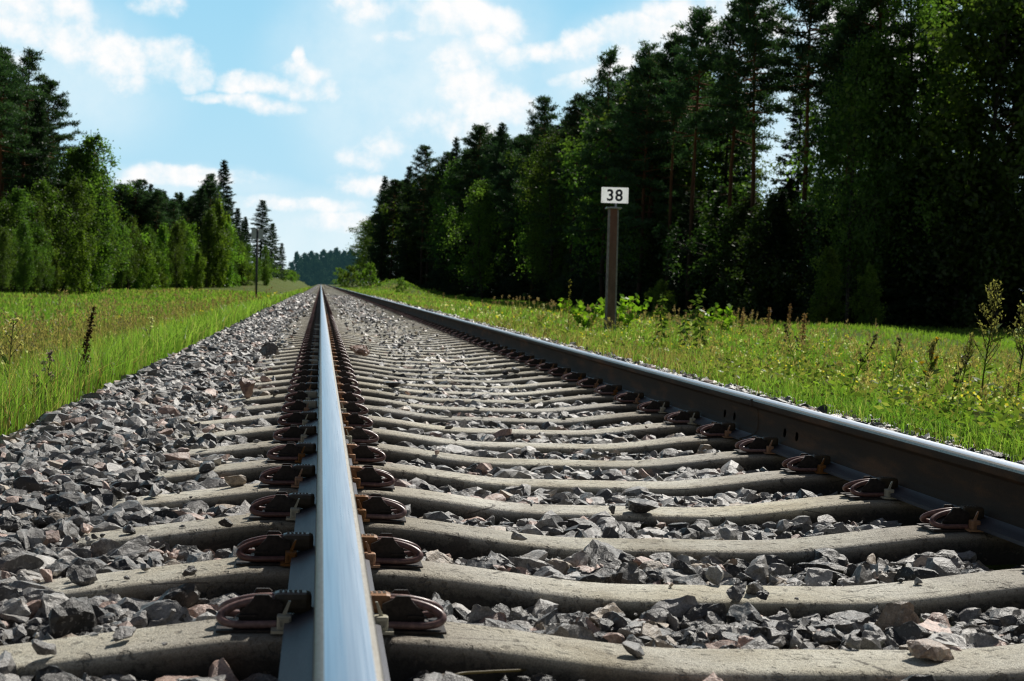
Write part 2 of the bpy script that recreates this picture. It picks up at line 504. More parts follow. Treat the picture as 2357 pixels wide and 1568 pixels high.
xs = line_coords([(-600, -80, 40), (-80, -14, 3), (-14, -1.1, .3), (-1.101, 2.499, 3.60), (2.5001, 14, .4), (14, 60, 2), (60, 640, 40)])
ys = line_coords([(-40, 0, 8), (0, 60, 1.0), (60, 400, 5), (400, 1700, 50)])
XX, YY = np.meshgrid(xs, ys)
ZZ = zg(XX, YY)
V = np.stack([XX, YY, ZZ], -1).reshape(-1, 3)
nx, ny = len(xs), len(ys)
ii = (np.arange(ny - 1)[:, None] * nx + np.arange(nx - 1)).ravel()
F = np.stack([ii, ii + 1, ii + nx + 1, ii + nx], -1)
tag(link('ground', mesh_np('ground', V, [F], M['ground'], smooth=True)), kind='structure')


def bed_z(x, y):
    """top of the ballast"""
    s = np.abs(x - TC)
    z = -0.073 + 0 * x
    z = z - 0.016 * sstep(0.62, 0.30, s)
    z = z + 0.016 * sstep(1.22, 1.50, s)                    # heaped at the sleeper ends
    z = z - 0.45 * np.clip((s - 1.86) / 0.75, 0, 1.2)
    return z


bx = np.concatenate([np.linspace(-1.9, 3.56, 43)])
by = line_coords([(-3, 60, .5), (60, 400, 5), (400, 1201, 50)])
XX, YY = np.meshgrid(bx, by)
ZZ = bed_z(XX, YY) - 0.022
nx, ny = len(bx), len(by)
ii = (np.arange(ny - 1)[:, None] * nx + np.arange(nx - 1)).ravel()
F = np.stack([ii, ii + 1, ii + nx + 1, ii + nx], -1)
tag(link('trackbed', mesh_np('trackbed', np.stack([XX, YY, ZZ], -1).reshape(-1, 3), [F], M['bed'], smooth=True)), kind='structure')


# ----------------------------------------------------------------- sleepers
def sleeper_top(s):
    a = np.abs(s)
    return -0.047 * (1 - sstep(0.20, 0.72, a)) - 0.055 * np.clip((a - 0.95) / 0.40, 0, 1)


def sleeper_mesh(name, fine=True):
    st = np.array(sorted(set(np.round(np.concatenate([np.linspace(-1.35, 1.35, 55 if fine else 15), [-1.345, 1.345]]), 4))))
    if fine:
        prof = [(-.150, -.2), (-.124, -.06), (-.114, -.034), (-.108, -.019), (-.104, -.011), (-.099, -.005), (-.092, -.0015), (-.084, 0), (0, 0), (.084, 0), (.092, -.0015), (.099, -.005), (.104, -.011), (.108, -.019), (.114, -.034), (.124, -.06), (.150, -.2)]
        dp = [1, .95, .85, .7, .45, .15, 0, 0, 0, 0, 0, .1, .3, .5, .7, .9, 1]  # weight of dirt and painted shade, full on the flanks
    else:
        prof = [(-.135, -.2), (-.112, -.03), (-.095, -.005), (.095, -.005), (.112, -.03), (.135, -.2)]
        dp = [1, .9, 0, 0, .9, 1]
    n, k_ = len(st), len(prof)
    V = []
    for s in st:
        e = 1.0 if abs(s) < 1.348 else 0.0
        for (y, z) in prof:
            V.append((s, .78 * y * (1 if e else .93), sleeper_top(s) + z - (0 if e else .012 * (z > -.19))))
    V = np.array(V)
    i = np.arange(n - 1)[:, None] * k_
    j = np.arange(k_ - 1)
    F = np.stack([i + j, i + k_ + j, i + k_ + j + 1, i + j + 1], -1).reshape(-1, 4)
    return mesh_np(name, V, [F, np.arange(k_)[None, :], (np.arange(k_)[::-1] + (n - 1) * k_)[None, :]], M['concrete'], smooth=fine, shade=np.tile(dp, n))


ORD = ['nearest', 'second', 'third', 'fourth', 'fifth', 'sixth', 'seventh', 'eighth', 'ninth', 'tenth', 'eleventh', 'twelfth', 'thirteenth', 'fourteenth', 'fifteenth', 'sixteenth', 'seventeenth', 'eighteenth']
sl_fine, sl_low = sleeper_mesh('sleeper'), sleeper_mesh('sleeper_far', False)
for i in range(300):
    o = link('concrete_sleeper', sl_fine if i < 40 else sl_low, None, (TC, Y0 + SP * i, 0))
    jg = 0.006 if i < 60 else 0
    o.location.y += random.Random(i).uniform(-jg, jg)
    o.rotation_euler.z = random.Random(i + 99).uniform(-.004, .004)
    if i == 0:
        lab = 'weathered concrete sleeper nearest the camera, cut by the bottom corners of the photo'
    elif i < len(ORD):
        lab = '%s concrete sleeper up the track from the bottom edge of the photo' % ORD[i]
    elif i < 60:
        lab = 'concrete sleeper in the middle distance, one of many thin pale bars across the ballast'
    else:
        lab = 'concrete sleeper far along the track, merged with its neighbours into a pale strip'
    tag(o, lab, 'sleeper', 'concrete sleepers under the rails')
b = MB()
for i in range(300, 1000, 1):
    y = Y0 + SP * i
    b.box((TC - 1.3, y - .09, -.15), (TC + 1.3, y + .09, -.02))
tag(link('distant_sleepers', b.mesh('distant_sleepers', M['concrete'])), 'concrete sleepers of the remotest stretch of track near the vanishing point', 'sleepers', kind='stuff')


# ----------------------------------------------------------------- rails
def rail_profile():
    """half profile, right side; (x from axis, z from foot underside, material of the strip that follows)"""
    return [(FOOT, 0.0), (FOOT, 0.010), (0.050, 0.015), (0.024, 0.027), (0.012, 0.044), (0.008, 0.075), (0.008, 0.115), (0.011, 0.132), (0.020, 0.140),
            (0.0325, 0.147), (0.0340, 0.158), (0.0334, 0.168), (0.0306, 0.1745), (0.0262, 0.1775), (0.0240, 0.1786), (0.0, 0.180)]


def rail_mesh(name, tilt):
    half = rail_profile()
    P = [(x, z) for x, z in half] + [(-x, z) for x, z in half[-2::-1]]
    sc = .160 / .180
    zones = []
    for (x0, z0), (x1, z1) in zip(P[:-1], P[1:]):
        zm, xm = (z0 + z1) / 2, abs(x0 + x1) / 2
        zones.append(0 if zm > .1788 else (1 if zm > .166 else (3 if zm < .03 else 2)))
    zones.append(2)
    yl = np.concatenate([[-2.0], np.arange(0, 1200, 60) + .0, [1200.]])
    n, k_ = len(yl), len(P)
    V = np.array([(x + tilt * (z / .18), y, .010 + z * sc) for y in yl for x, z in P])
    i = np.arange(n - 1)[:, None] * k_
    j = np.arange(k_)
    jn = (j + 1) % k_
    F = np.stack([i + j, i + k_ + j, i + k_ + jn, i + jn], -1).reshape(-1, 4)
    mi = np.tile(zones, n - 1)
    return mesh_np(name, V, [F[:, ::-1]], [M['rail_top'], M['rail_edge'], M['rust'], M['foot']], mi=mi), P


def smooth_by_angle(me, deg=28):
    bm = bmesh.new()
    bm.from_mesh(me)
    for f in bm.faces:
        f.smooth = True
    for e in bm.edges:
        if len(e.link_faces) == 2 and e.calc_face_angle(0) > R(deg):
            e.smooth = False
    bm.to_mesh(me)
    bm.free()


meL, _ = rail_mesh('rail', 0.005)
smooth_by_angle(meL, 33)
railL = tag(link('steel_rail', meL, None, (XL, 0, 0)), 'steel rail with polished blue top running straight away from the camera', 'rail')

# the right-hand rail: the web near the welded joint has real bolt holes
YW = 1.62 / sight(1745, 975)[0]
meR, _ = rail_mesh('rail', -0.005)
railR = tag(link('steel_rail', meR, None, (XR, 0, 0)), 'right-hand steel rail with dark web, bolt holes and a welded joint', 'rail')
bm = bmesh.new()
for dy in [1.62 / sight(*q)[0] - YW for q in ((1836, 990), (1808, 984), (1692, 946), (1670, 940))]:
    r_ = bmesh.ops.create_cone(bm, cap_ends=True, segments=20, radius1=.0160, radius2=.0160, depth=.1,
                               matrix=Matrix.Translation((0, YW + dy, 0.010 + .063)) @ Matrix.Rotation(R(90), 4, 'Y'))
cut_me = bpy.data.meshes.new('cut')
bm.to_mesh(cut_me)
bm.free()
cut = bpy.data.objects.new('cut', cut_me)
COL.objects.link(cut)
cut.location = (XR, 0, 0)
mod = railR.modifiers.new('holes', 'BOOLEAN')
mod.operation = 'DIFFERENCE'
mod.object = cut
mod.solver = 'EXACT'
bpy.context.view_layer.update()
dg = bpy.context.evaluated_depsgraph_get()
newm = bpy.data.meshes.new_from_object(railR.evaluated_get(dg))
railR.modifiers.clear()
railR.data = newm
bpy.data.objects.remove(cut)
smooth_by_angle(railR.data, 33)
# weld collar: a slightly fatter band that follows the rail section
half = rail_profile()[:13]
b = MB()
for sgn in (-1, 1):
    pts = [(sgn * (x + .0035) - .005 * z / .18, z * .160 / .18 + .010) for x, z in half]
    V = [(x, y, z) for y in (YW - .016, YW - .008, YW + .008, YW + .016) for x, z in pts]
    V = np.array(V)
    n = len(pts)
    V[:n, 0] -= sgn * .003
    V[3 * n:, 0] -= sgn * .003
    F = [(r * n + i, r * n + i + 1, (r + 1) * n + i + 1, (r + 1) * n + i) for r in range(3) for i in range(n - 1)]
    b.add(V, F)
link('weld_collar', b.mesh('weld_collar', M['rust']), railR)


# ----------------------------------------------------------------- clips
def arc(pts, n=6):
    """Catmull-Rom through points"""
    P = np.asarray(pts, float)
    Q = np.vstack([2 * P[0] - P[1], P, 2 * P[-1] - P[-2]])
    out = []
    for i in range(1, len(Q) - 2):
        for t in np.linspace(0, 1, n, endpoint=False):
            a, b_, c_, d = Q[i - 1], Q[i], Q[i + 1], Q[i + 2]
            out.append(.5 * ((2 * b_) + (-a + c_) * t + (2 * a - 5 * b_ + 4 * c_ - d) * t * t + (-a + 3 * b_ - 3 * c_ + d) * t ** 3))
    out.append(P[-1])
    return np.array(out)


def clip_parts(detail=True):
    """local frame: x away from the rail, origin at the foot edge, z=0 on the sleeper"""
    parts = {}
    sides, n = (10, 6) if detail else (5, 2)
    b = MB()
    for s in (-1, 1):
        rod = arc([(.012, s * .056, .016), (.045, s * .058, .015), (.080, s * .059, .015), (.104, s * .056, .019), (.115, s * .047, .028), (.109, s * .036, .040), (.088, s * .026, .052), (.058, s * .020, .061), (.025, s * .017, .064), (-.005, s * .015, .061), (-.035, s * .014, .053)], n)
        b.tube(rod, .0090, sides)
    parts['spring_rod'] = (b, M['clip'], True)
    b = MB()
    prof = [(.004, .0), (.078, .0), (.084, .030), (.080, .040), (.060, .066), (.054, .079), (.030, .079), (.022, .070), (.004, .060)]
    for y in (-.042, .034):
        b.prism([(x, z) for x, z in prof], y, y + .008)
    b.prism([(.004, 0), (.100, 0), (.092, .016), (.060, .036), (.030, .044), (.010, .036)], -.0335, .0335)
    for y in (-.050, .042):                                   # ledges that bear on the rods
        b.prism([(.052, .030), (.088, .030), (.086, .034), (.052, .036)], y, y + .008)
    b.prism([(.000, 0), (.122, 0), (.122, .005), (.000, .006)], -.078, .078)
    parts['shoulder'] = (b, M['iron'], False)
    b = MB()
    b.cbox((-.048, -.019, .024), (.022, .019, .059), .010)
    parts['toe_insulator'] = (b, M['black_nylon'], False)
    b = MB()
    b.cbox((-.012, -.066, .006), (.014, -.042, .031), .003)
    b.box((-.008, -.0685, .011), (.010, -.0655, .014))
    b.box((-.008, -.0685, .024), (.010, -.0655, .027))
    b.box((-.008, -.0685, .0141), (-.005, -.0655, .0239))
    b.box((.007, -.0685, .0141), (.010, -.0655, .0239))
    b.prism([(-.002, .029), (.006, .029), (-.006, .054), (-.010, .054)], -.056, -.051)
    b.box((-.018, -.072, .003), (.024, -.040, .008))
    parts['side_insulator'] = (b, M['amber'], False)
    b = MB()
    b.box((-.10, -.1, .0005), (-.001, .1, .0095))
    parts['rail_pad'] = (b, M['rubber'], False)
    if detail:
        b = MB()
        for q in range(5):
            x = -.030 + q * .009
            b.box((x, -.008, .0585), (x + .006, -.003, .0602))
            b.box((x, .003, .0585), (x + .005, .007, .0602))
        parts['print'] = (b, M['print'], False)
    return parts


def squash(parts):
    for kk, (b, _, _) in parts.items():
        if 'insulator' in kk or kk == 'print':
            continue
        b.V = [v * np.array([1, .68, .74]) for v in b.V]
    for b, _, _ in parts.values():
        b.V = [v * np.array([.84, .92, .92]) for v in b.V]
    return parts


pd = squash(clip_parts())
clip_me = {}
for kk, (b, m, sm) in pd.items():
    clip_me[kk] = b.mesh(kk, m, sm)
    if kk == 'spring_rod':
        pass
for tone in ('amber', 'black_nylon', 'white_nylon'):
    me = clip_me['toe_insulator'].copy()
    me.materials.clear()
    me.materials.append(M[tone])
    clip_me['toe_' + tone] = me
    me = clip_me['side_insulator'].copy()
    me.materials.clear()
    me.materials.append(M[tone])
    clip_me['side_' + tone] = me


def flip_side(me):
    m2 = me.copy()
    co = np.empty(len(m2.vertices) * 3, np.float32)
    m2.vertices.foreach_get('co', co)
    co = co.reshape(-1, 3)
    co[:, 1] *= -1
    m2.vertices.foreach_set('co', co.ravel())
    m2.flip_normals()
    return m2


side_flip = {t: flip_side(clip_me['side_' + t]) for t in ('amber', 'black_nylon', 'white_nylon')}

# one-piece low detail clip for distant copies
lowp = squash(clip_parts(False))
V, F4, F3, mi4, mi3, off = [], [], [], [], [], 0
lm = [M['clip'], M['iron'], M['black_nylon'], M['amber']]
for q, kk in enumerate(['spring_rod', 'shoulder', 'toe_insulator', 'side_insulator']):
    b = lowp[kk][0]
    V.append(np.concatenate(b.V))
    if b.F4:
        f = np.concatenate(b.F4) + off
        F4.append(f)
        mi4 += [q] * len(f)
    if b.F3:
        f = np.concatenate(b.F3) + off
        F3.append(f)
        mi3 += [q] * len(f)
    off += b.n
LV, LF4, LF3, LMI = np.concatenate(V), np.concatenate(F4), np.concatenate(F3), mi4 + mi3
low_clip = mesh_np('rail_clip_far', LV, [LF4, LF3], lm, mi=LMI)

lanes = [('outer side of the left rail', XL - FOOT, math.pi, 'black_nylon'),
         ('inner side of the left rail', XL + FOOT, 0.0, 'amber'),
         ('inner side of the right rail', XR - FOOT, math.pi, 'black_nylon')]
WHITE_SIDE = {(0, 0), (1, 0), (0, 5), (1, 5), (2, 3), (2, 7), (0, 12), (1, 11)}
for li, (where, x, rot, tone) in enumerate(lanes):
    for i in range(100):
        rr = random.Random(li * 1000 + i)
        y = Y0 + SP * i
        if i < 40:
            root = link('rail_clip', None, None, (x, y, 0.001))
            root.rotation_euler.z = rot
            for kk in ('spring_rod', 'shoulder', 'rail_pad', 'print'):
                if kk == 'print' and i > 8:
                    continue
                link('rubber_pad' if kk == 'rail_pad' else ('raised_lettering' if kk == 'print' else kk), clip_me[kk], root)
            t = tone
            if li == 0 and 6 <= i <= 30 and rr.random() < .45:
                t = 'white_nylon'
            link('toe_insulator', clip_me['toe_' + t], root)
            t2 = 'white_nylon' if (li, i) in WHITE_SIDE else ('amber' if rr.random() < .8 else 'white_nylon')
            link('side_insulator', (side_flip if rot else {q: clip_me['side_' + q] for q in side_flip})[t2], root)
        else:
            root = link('rail_clip', low_clip, None, (x, y, 0.001))
            root.rotation_euler.z = rot
        if i < 14:
            lab = '%s spring clip up from the bottom, %s' % (ORD[i], where)
            if i == 0:
                lab = 'reddish brown spring clip nearest the camera, %s' % where
                if li == 2:
                    lab = 'spring clip nearest the right edge of the photo, right rail'
        else:
            lab = 'small dark spring clip far along the %s' % where
        root.location.y += rr.uniform(-.004, .004)
        root.rotation_euler.z += rr.uniform(-.025, .025)
        tag(root, lab, 'rail clip', 'spring clips along the ' + where)
NV, N4, N3 = [], [], []
off = 0
MI4, MI3 = [], []
for li, (where, x, rot, tone) in enumerate(lanes):
    for i in range(100, 320):
        v = LV.copy()
        if rot:
            v[:, :2] *= -1
        v += (x, Y0 + SP * i, .001)
        NV.append(v)
        N4.append(LF4 + off)
        N3.append(LF3 + off)
        off += len(v)
        MI4 += mi4
        MI3 += mi3
tag(link('distant_rail_clips', mesh_np('distant_rail_clips', np.concatenate(NV), [np.concatenate(N4), np.concatenate(N3)], lm, mi=MI4 + MI3)),
    'dark line of tiny spring clips along both rails far up the track', 'rail clips', kind='stuff')


# ----------------------------------------------------------------- ballast stones
def ico(sub):
    bm = bmesh.new()
    bmesh.ops.create_icosphere(bm, subdivisions=sub, radius=1)
    bm.verts.index_update()
    V = np.array([v.co[:] for v in bm.verts])
    F = np.array([[v.index for v in f.verts] for f in bm.faces])
    bm.free()
    return V, F


def rock(sub, g, ncut):
    V, F = ico(sub)
    V = V * 1.3
    for _ in range(ncut):
        nrm = unit(g.normal(size=3))
        d = g.uniform(.44, .86)
        h = V @ nrm
        over = np.maximum(h - d, 0)
        V = V - over[:, None] * nrm
    for fr, am in ((2.6, .035), (6.0, .028), (11.0, .018)):         # broken, not machined, faces
        for _ in range(3):
            V = V * (1 + am * np.sin(V @ (g.normal(size=3) * fr) + g.uniform(0, 6.28)))[:, None]
    V = V * g.uniform([1.0, .80, .55], [1.55, 1.15, .95])
    V += g.normal(size=V.shape) * (.014 if sub > 2 else (.03 if sub == 2 else .06))
    return V, F


protos = {3: [rock(3, rng, 10) for _ in range(30)], 2: [rock(2, rng, 9) for _ in range(44)], 1: [rock(1, rng, 6) for _ in range(30)]}


def rand_rot(n, g, tilt=.42):
    """rotations that keep the flat side roughly down"""
    yaw = g.uniform(0, 2 * math.pi, n)
    ax = g.uniform(0, 2 * math.pi, n)
    ti = np.abs(g.normal(0, tilt, n))
    cz, sz = np.cos(yaw), np.sin(yaw)
    Z = np.zeros((n, 3, 3))
    Z[:, 0, 0], Z[:, 0, 1], Z[:, 1, 0], Z[:, 1, 1], Z[:, 2, 2] = cz, -sz, sz, cz, 1
    kx, ky = np.cos(ax), np.sin(ax)
    c_, s_ = np.cos(ti), np.sin(ti)
    T = np.zeros((n, 3, 3))
    T[:, 0, 0] = c_ + kx * kx * (1 - c_)
    T[:, 0, 1] = kx * ky * (1 - c_)
    T[:, 0, 2] = ky * s_
    T[:, 1, 0] = kx * ky * (1 - c_)
    T[:, 1, 1] = c_ + ky * ky * (1 - c_)
    T[:, 1, 2] = -kx * s_
    T[:, 2, 0] = -ky * s_
    T[:, 2, 1] = kx * s_
    T[:, 2, 2] = c_
    return T @ Z


def rock_colors(n, g):
    t = g.random(n)
    c = np.empty((n, 3))
    base = .026 + .25 * g.random(n) ** 2.2
    c[:] = base[:, None] * np.array([1.0, .99, .99])
    m = (t > .65) & (t < .87)
    c[m] = g.uniform(.20, .44, m.sum())[:, None] * np.array([1.0, .98, .95])
    m = (t >= .87) & (t < .95)
    c[m] = g.uniform(.8, 1.25, m.sum())[:, None] * np.array([.42, .30, .255])
    m = t >= .95
    c[m] = g.uniform(.8, 1.2, m.sum())[:, None] * np.array([.36, .30, .235])
    return c


def scatter(y0, y1, dens, sub, size, g, layers=1.0):
    A = (y1 - y0) * 5.4
    n = int(A * dens)
    x = g.uniform(-2.3, 3.1, n)
    y = g.uniform(y0, y1, n)
    sz = np.clip(g.lognormal(math.log(size), .48, n), size * .35, size * 2.1)
    # frame cull with margin
    keep = (x > -.262 * y - .5) & (x < .53 * y + .6)
    keep &= (x > -1.62) & (x < 2.68)
    # sleepers
    ph = (y - Y0 + SP / 2) % SP - SP / 2
    onsl = (np.abs(ph) < .100) & (np.abs(x - TC) < 1.36)
    depth_in = .128 - np.abs(ph)
    top = g.random(n)
    endcov = sstep(1.0, 1.36, np.abs(x - TC)) * .6
    on_ok = onsl & (top < (.006 + .035 * (np.abs(x - TC) < .5) * (y > 9) + endcov * .15)) & (sz < size * 1.15)
    keep &= (~onsl) | on_ok
    # keep clear of rails
    for xc, a in ((XL, .10), (XR, .10)):
        keep &= ~((np.abs(x - xc) < a - .01) & (g.random(n) < .97))
        keep &= ~((np.abs(x - xc) < .22) & onsl)
    x, y, sz, onsl, ph = x[keep], y[keep], sz[keep], onsl[keep], ph[keep]
    n = len(x)
    z = bed_z(x, y) + g.uniform(-.022, .016, n) - .004
    s = x - TC
    z = np.where(onsl, sleeper_top(s) + sz * .42, z)
    # heap a little away from the sleepers, dip against them
    z = z + np.where(onsl, 0, .010 * np.sin(np.abs(ph) / SP * math.pi))
    under = (np.abs(x - XL) < .13) | (np.abs(x - XR) < .13)
    z = np.where(under, np.minimum(z, -.075), z)
    return np.stack([x, y, z], 1), sz


def stones_np(P, sz, sub, g):
    n = len(P)
    rot = rand_rot(n, g)
    pid = g.integers(0, len(protos[sub]), n)
    cols = rock_colors(n, g)
    VV, FF, CC, off = [], [], [], 0
    for p, (V0, F0) in enumerate(protos[sub]):
        idx = np.nonzero(pid == p)[0]
        if not len(idx):
            continue
        v = np.einsum('nij,vj->nvi', rot[idx], V0) * (sz[idx, None, None] * .5) + P[idx][:, None, :]
        f = F0[None] + (np.arange(len(idx)) * len(V0))[:, None, None] + off
        VV.append(v.reshape(-1, 3))
        FF.append(f.reshape(-1, 3))
        CC.append(np.repeat(cols[idx], len(V0), 0))
        off += v.shape[0] * v.shape[1]
    return np.concatenate(VV), np.concatenate(FF), np.concatenate(CC)


SV, SF, SC, off = [], [], [], 0
for (y0, y1, dens, sub, size) in [(1.25, 3.6, 1750, 3, .038), (1.25, 6.0, 1900, 1, .017), (3.6, 9, 1900, 2, .038), (9, 24, 1350, 1, .040), (24, 75, 330, 1, .058)]:
    P, sz = scatter(y0, y1, dens, sub, size, rng)
    v, f, c = stones_np(P, sz, sub, rng)
    SV.append(v)
    SF.append(f + off)
    SC.append(c)
    off += len(v)
tag(link('ballast', mesh_np('ballast', np.concatenate(SV), [np.concatenate(SF)], M['rock'], np.concatenate(SC))),
    'crushed dark grey and pink granite ballast filling the track between the sleepers', 'gravel', kind='stuff')


def lone_stone(x, y, size, col, label, seed, z=None, squash=1.0):
    g = np.random.default_rng(seed)
    V, F = rock(3, g, 12)
    V[:, 2] *= squash
    V = V * size * .5
    me = mesh_np('ballast_stone', V, [F], M['rock'], np.tile(col, (len(V), 1)))
    zz = (sleeper_top(np.array(x - TC)) if z is None else z) - V[:, 2].min() - .003
    tag(link('ballast_stone', me, None, (x, y, float(zz))), label, 'stone', 'single stones lying on the sleepers')


PINK, DARK, GREY = (.31, .235, .185), (.06, .06, .062), (.2, .195, .19)
lone_stone(1.02, 2.335, .062, PINK, 'rounded pale pink stone perched on the nearest sleeper near the bottom right', 3, squash=1.25)
lone_stone(.86, Y0 + SP * 3 - .05, .085, DARK, 'flat dark grey stone lying at the edge of the fourth sleeper in mid track', 5, squash=.7)
lone_stone(.42, Y0 + SP * 11, .085, DARK, 'dark lump of stone on a sleeper right of the left rail, mid distance', 8)
lone_stone(.31, Y0 + SP * 17, .10, (.22, .12, .08), 'reddish brown stone on the sleepers just right of the left rail clips', 9, squash=1.1)
lone_stone(-.33, Y0 + SP * 9, .085, (.20, .115, .09), 'pointed reddish stone on a sleeper end left of the left rail', 12, squash=1.2)
lone_stone(-.36, Y0 + SP * 17, .115, (.12, .11, .10), 'large grey boulder among the ballast left of the sleeper ends', 15, z=-.05)

# ----------------------------------------------------------------- grass
def grass(n, xr, yr, g, side, hmul=1.0):
    """blades; xr: function y -> (x0, x1)"""
    y = yr[0] * (yr[1] / yr[0]) ** (g.random(n) ** .95)
    x0, x1 = xr(y)
    x = x0 + (x1 - x0) * g.random(n)
    return x, y


def blades(x, y, g, h0, h1, wmin, cols, bend=.35):
    n = len(x)
    z = zg(x, y) - .02
    h = g.uniform(h0, h1, n)
    w = np.maximum(wmin, y * .00055) * g.uniform(.7, 1.4, n)
    az = g.uniform(0, 2 * math.pi, n)
    be = np.abs(g.normal(0, bend, n)) * h
    d = np.stack([np.cos(az), np.sin(az), np.zeros(n)], 1)
    fa = g.uniform(0, 2 * math.pi, n)
    s = np.stack([np.cos(fa), np.sin(fa), np.zeros(n)], 1) * (w * .5)[:, None]
    B = np.stack([x, y, z], 1)
    m1 = B + d * (be * .25)[:, None]
    m1[:, 2] += h * .55
    tp = B + d * be[:, None]
    tp[:, 2] += h * np.clip(1 - .25 * (be / h) ** 2, .5, 1)
    V = np.stack([B - s, B + s, m1 + s * .8, m1 - s * .8, tp], 1).reshape(-1, 3)
    i = np.arange(n)[:, None] * 5
    F4 = i + np.array([0, 1, 2, 3])
    F3 = i + np.array([3, 2, 4])
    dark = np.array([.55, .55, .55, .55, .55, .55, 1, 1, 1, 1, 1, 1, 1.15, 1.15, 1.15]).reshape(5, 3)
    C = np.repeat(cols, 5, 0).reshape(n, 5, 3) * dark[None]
    return V, F4, F3, C.reshape(-1, 3)


def grass_color(x, y, g, lush):
    n = len(x)
    p = vnoise(x * .35 + 11, y * .16, 5)
    q = vnoise(x * 1.3 + 3, y * .6, 9)
    r_ = g.random(n)
    green = np.array([.135, .275, .045])
    lime = np.array([.25, .385, .08])
    straw = np.array([.34, .30, .15])
    russet = np.array([.20, .125, .075])
    c = green + (lime - green) * np.clip(q * 1.3 - .2 + g.normal(0, .2, n), 0, 1)[:, None]
    a = r_ < np.clip((p - lush) * 1.3, .03, .5)
    c[a] = straw * g.uniform(.7, 1.2, a.sum())[:, None]
    b_ = r_ > 1 - np.clip((p - lush) * .7, .01, .25)
    c[b_] = russet
    c = c * g.uniform(.6, 1.35, n)[:, None]
    pale = g.random(n) < .10
    c[pale] = np.array([.36, .38, .17]) * g.uniform(.7, 1.2, pale.sum())[:, None]
    return c


g = np.random.default_rng(21)
GV, G4, G3, GC, off = [], [], [], [], 0


def put(V, F4, F3, C):
    global off
    GV.append(V)
    G4.append(F4 + off)
    G3.append(F3 + off)
    GC.append(C)
    off += len(V)


# left verge and meadow
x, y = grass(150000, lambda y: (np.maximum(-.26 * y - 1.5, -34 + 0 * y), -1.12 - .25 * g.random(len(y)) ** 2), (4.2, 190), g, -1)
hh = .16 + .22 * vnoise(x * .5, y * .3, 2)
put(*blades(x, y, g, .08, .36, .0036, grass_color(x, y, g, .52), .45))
# right verge and field
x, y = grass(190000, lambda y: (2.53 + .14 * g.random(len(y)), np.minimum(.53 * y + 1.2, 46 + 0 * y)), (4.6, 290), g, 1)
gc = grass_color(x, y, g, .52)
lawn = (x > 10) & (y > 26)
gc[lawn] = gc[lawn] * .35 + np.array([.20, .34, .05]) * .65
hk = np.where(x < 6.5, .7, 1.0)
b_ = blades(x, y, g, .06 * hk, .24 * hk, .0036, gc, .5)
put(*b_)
# extra density close to the right rail and left crest
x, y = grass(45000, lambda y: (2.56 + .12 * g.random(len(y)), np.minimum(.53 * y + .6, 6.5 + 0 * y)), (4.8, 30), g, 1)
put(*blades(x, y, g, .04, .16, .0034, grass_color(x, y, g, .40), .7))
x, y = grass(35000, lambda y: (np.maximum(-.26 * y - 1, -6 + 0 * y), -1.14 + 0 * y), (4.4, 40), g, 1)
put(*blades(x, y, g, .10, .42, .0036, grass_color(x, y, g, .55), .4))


# seed heads: thin stalk with a loose plume of small cards, part of the same countless meadow
def plumes(x, y, g, h0, h1, col, plume=.16, nc=16):
    n = len(x)
    V, F4, F3, C = blades(x, y, g, h0, h1, .0022, np.tile((.17, .17, .06), (n, 1)), .12)
    put(V, F4, F3, C)
    tips = V.reshape(n, 5, 3)[:, 4]
    base = V.reshape(n, 5, 3)[:, 2]
    t = g.random((n, nc, 1))
    P = tips[:, None] * t + (tips + (base - tips) * (plume * 2.2))[:, None] * (1 - t) + g.normal(0, .012, (n, nc, 3)) * (1.15 - t)
    D = unit(g.normal(0, .45, (n, nc, 3)) + np.array([0, 0, 1.0]))
    sc = np.maximum(1, np.repeat(y, nc) * .06)
    v, f = cards(P.reshape(-1, 3), D.reshape(-1, 3), .030 * sc ** .5, .007 * sc, g)
    put(v, f, np.zeros((0, 3), int), np.repeat(np.repeat(col * g.uniform(.7, 1.25, n)[:, None], nc, 0), 4, 0))


pinkish = np.array([[.27, .19, .15]])
tan = np.array([[.32, .26, .14]])
x, y = grass(900, lambda y: (np.maximum(-.25 * y - .5, -30 + 0 * y), -1.7 + 0 * y), (8, 80), g, -1)
w = vnoise(x * .3, y * .12, 31) > .45
plumes(x[w], y[w], g, .35, .75, np.repeat(pinkish, w.sum(), 0))
x, y = grass(420, lambda y: (3.2 + 0 * y, np.minimum(.52 * y + 1, 9 + 0 * y)), (7, 60), g, 1)
w = vnoise(x * .3, y * .12, 33) > .42
plumes(x[w], y[w], g, .22, .5, np.repeat(pinkish, w.sum(), 0))
x, y = grass(800, lambda y: (2.8 + 0 * y, np.minimum(.52 * y + 1, 9 + 0 * y)), (6, 30), g, 1)
plumes(x, y, g, .15, .36, np.repeat(tan, len(x), 0))
x, y = grass(2200, lambda y: (np.maximum(-.25 * y - .5, -9 + 0 * y), -1.6 + 0 * y), (6, 40), g, -1)
plumes(x, y, g, .3, .6, np.repeat(tan, len(x), 0))


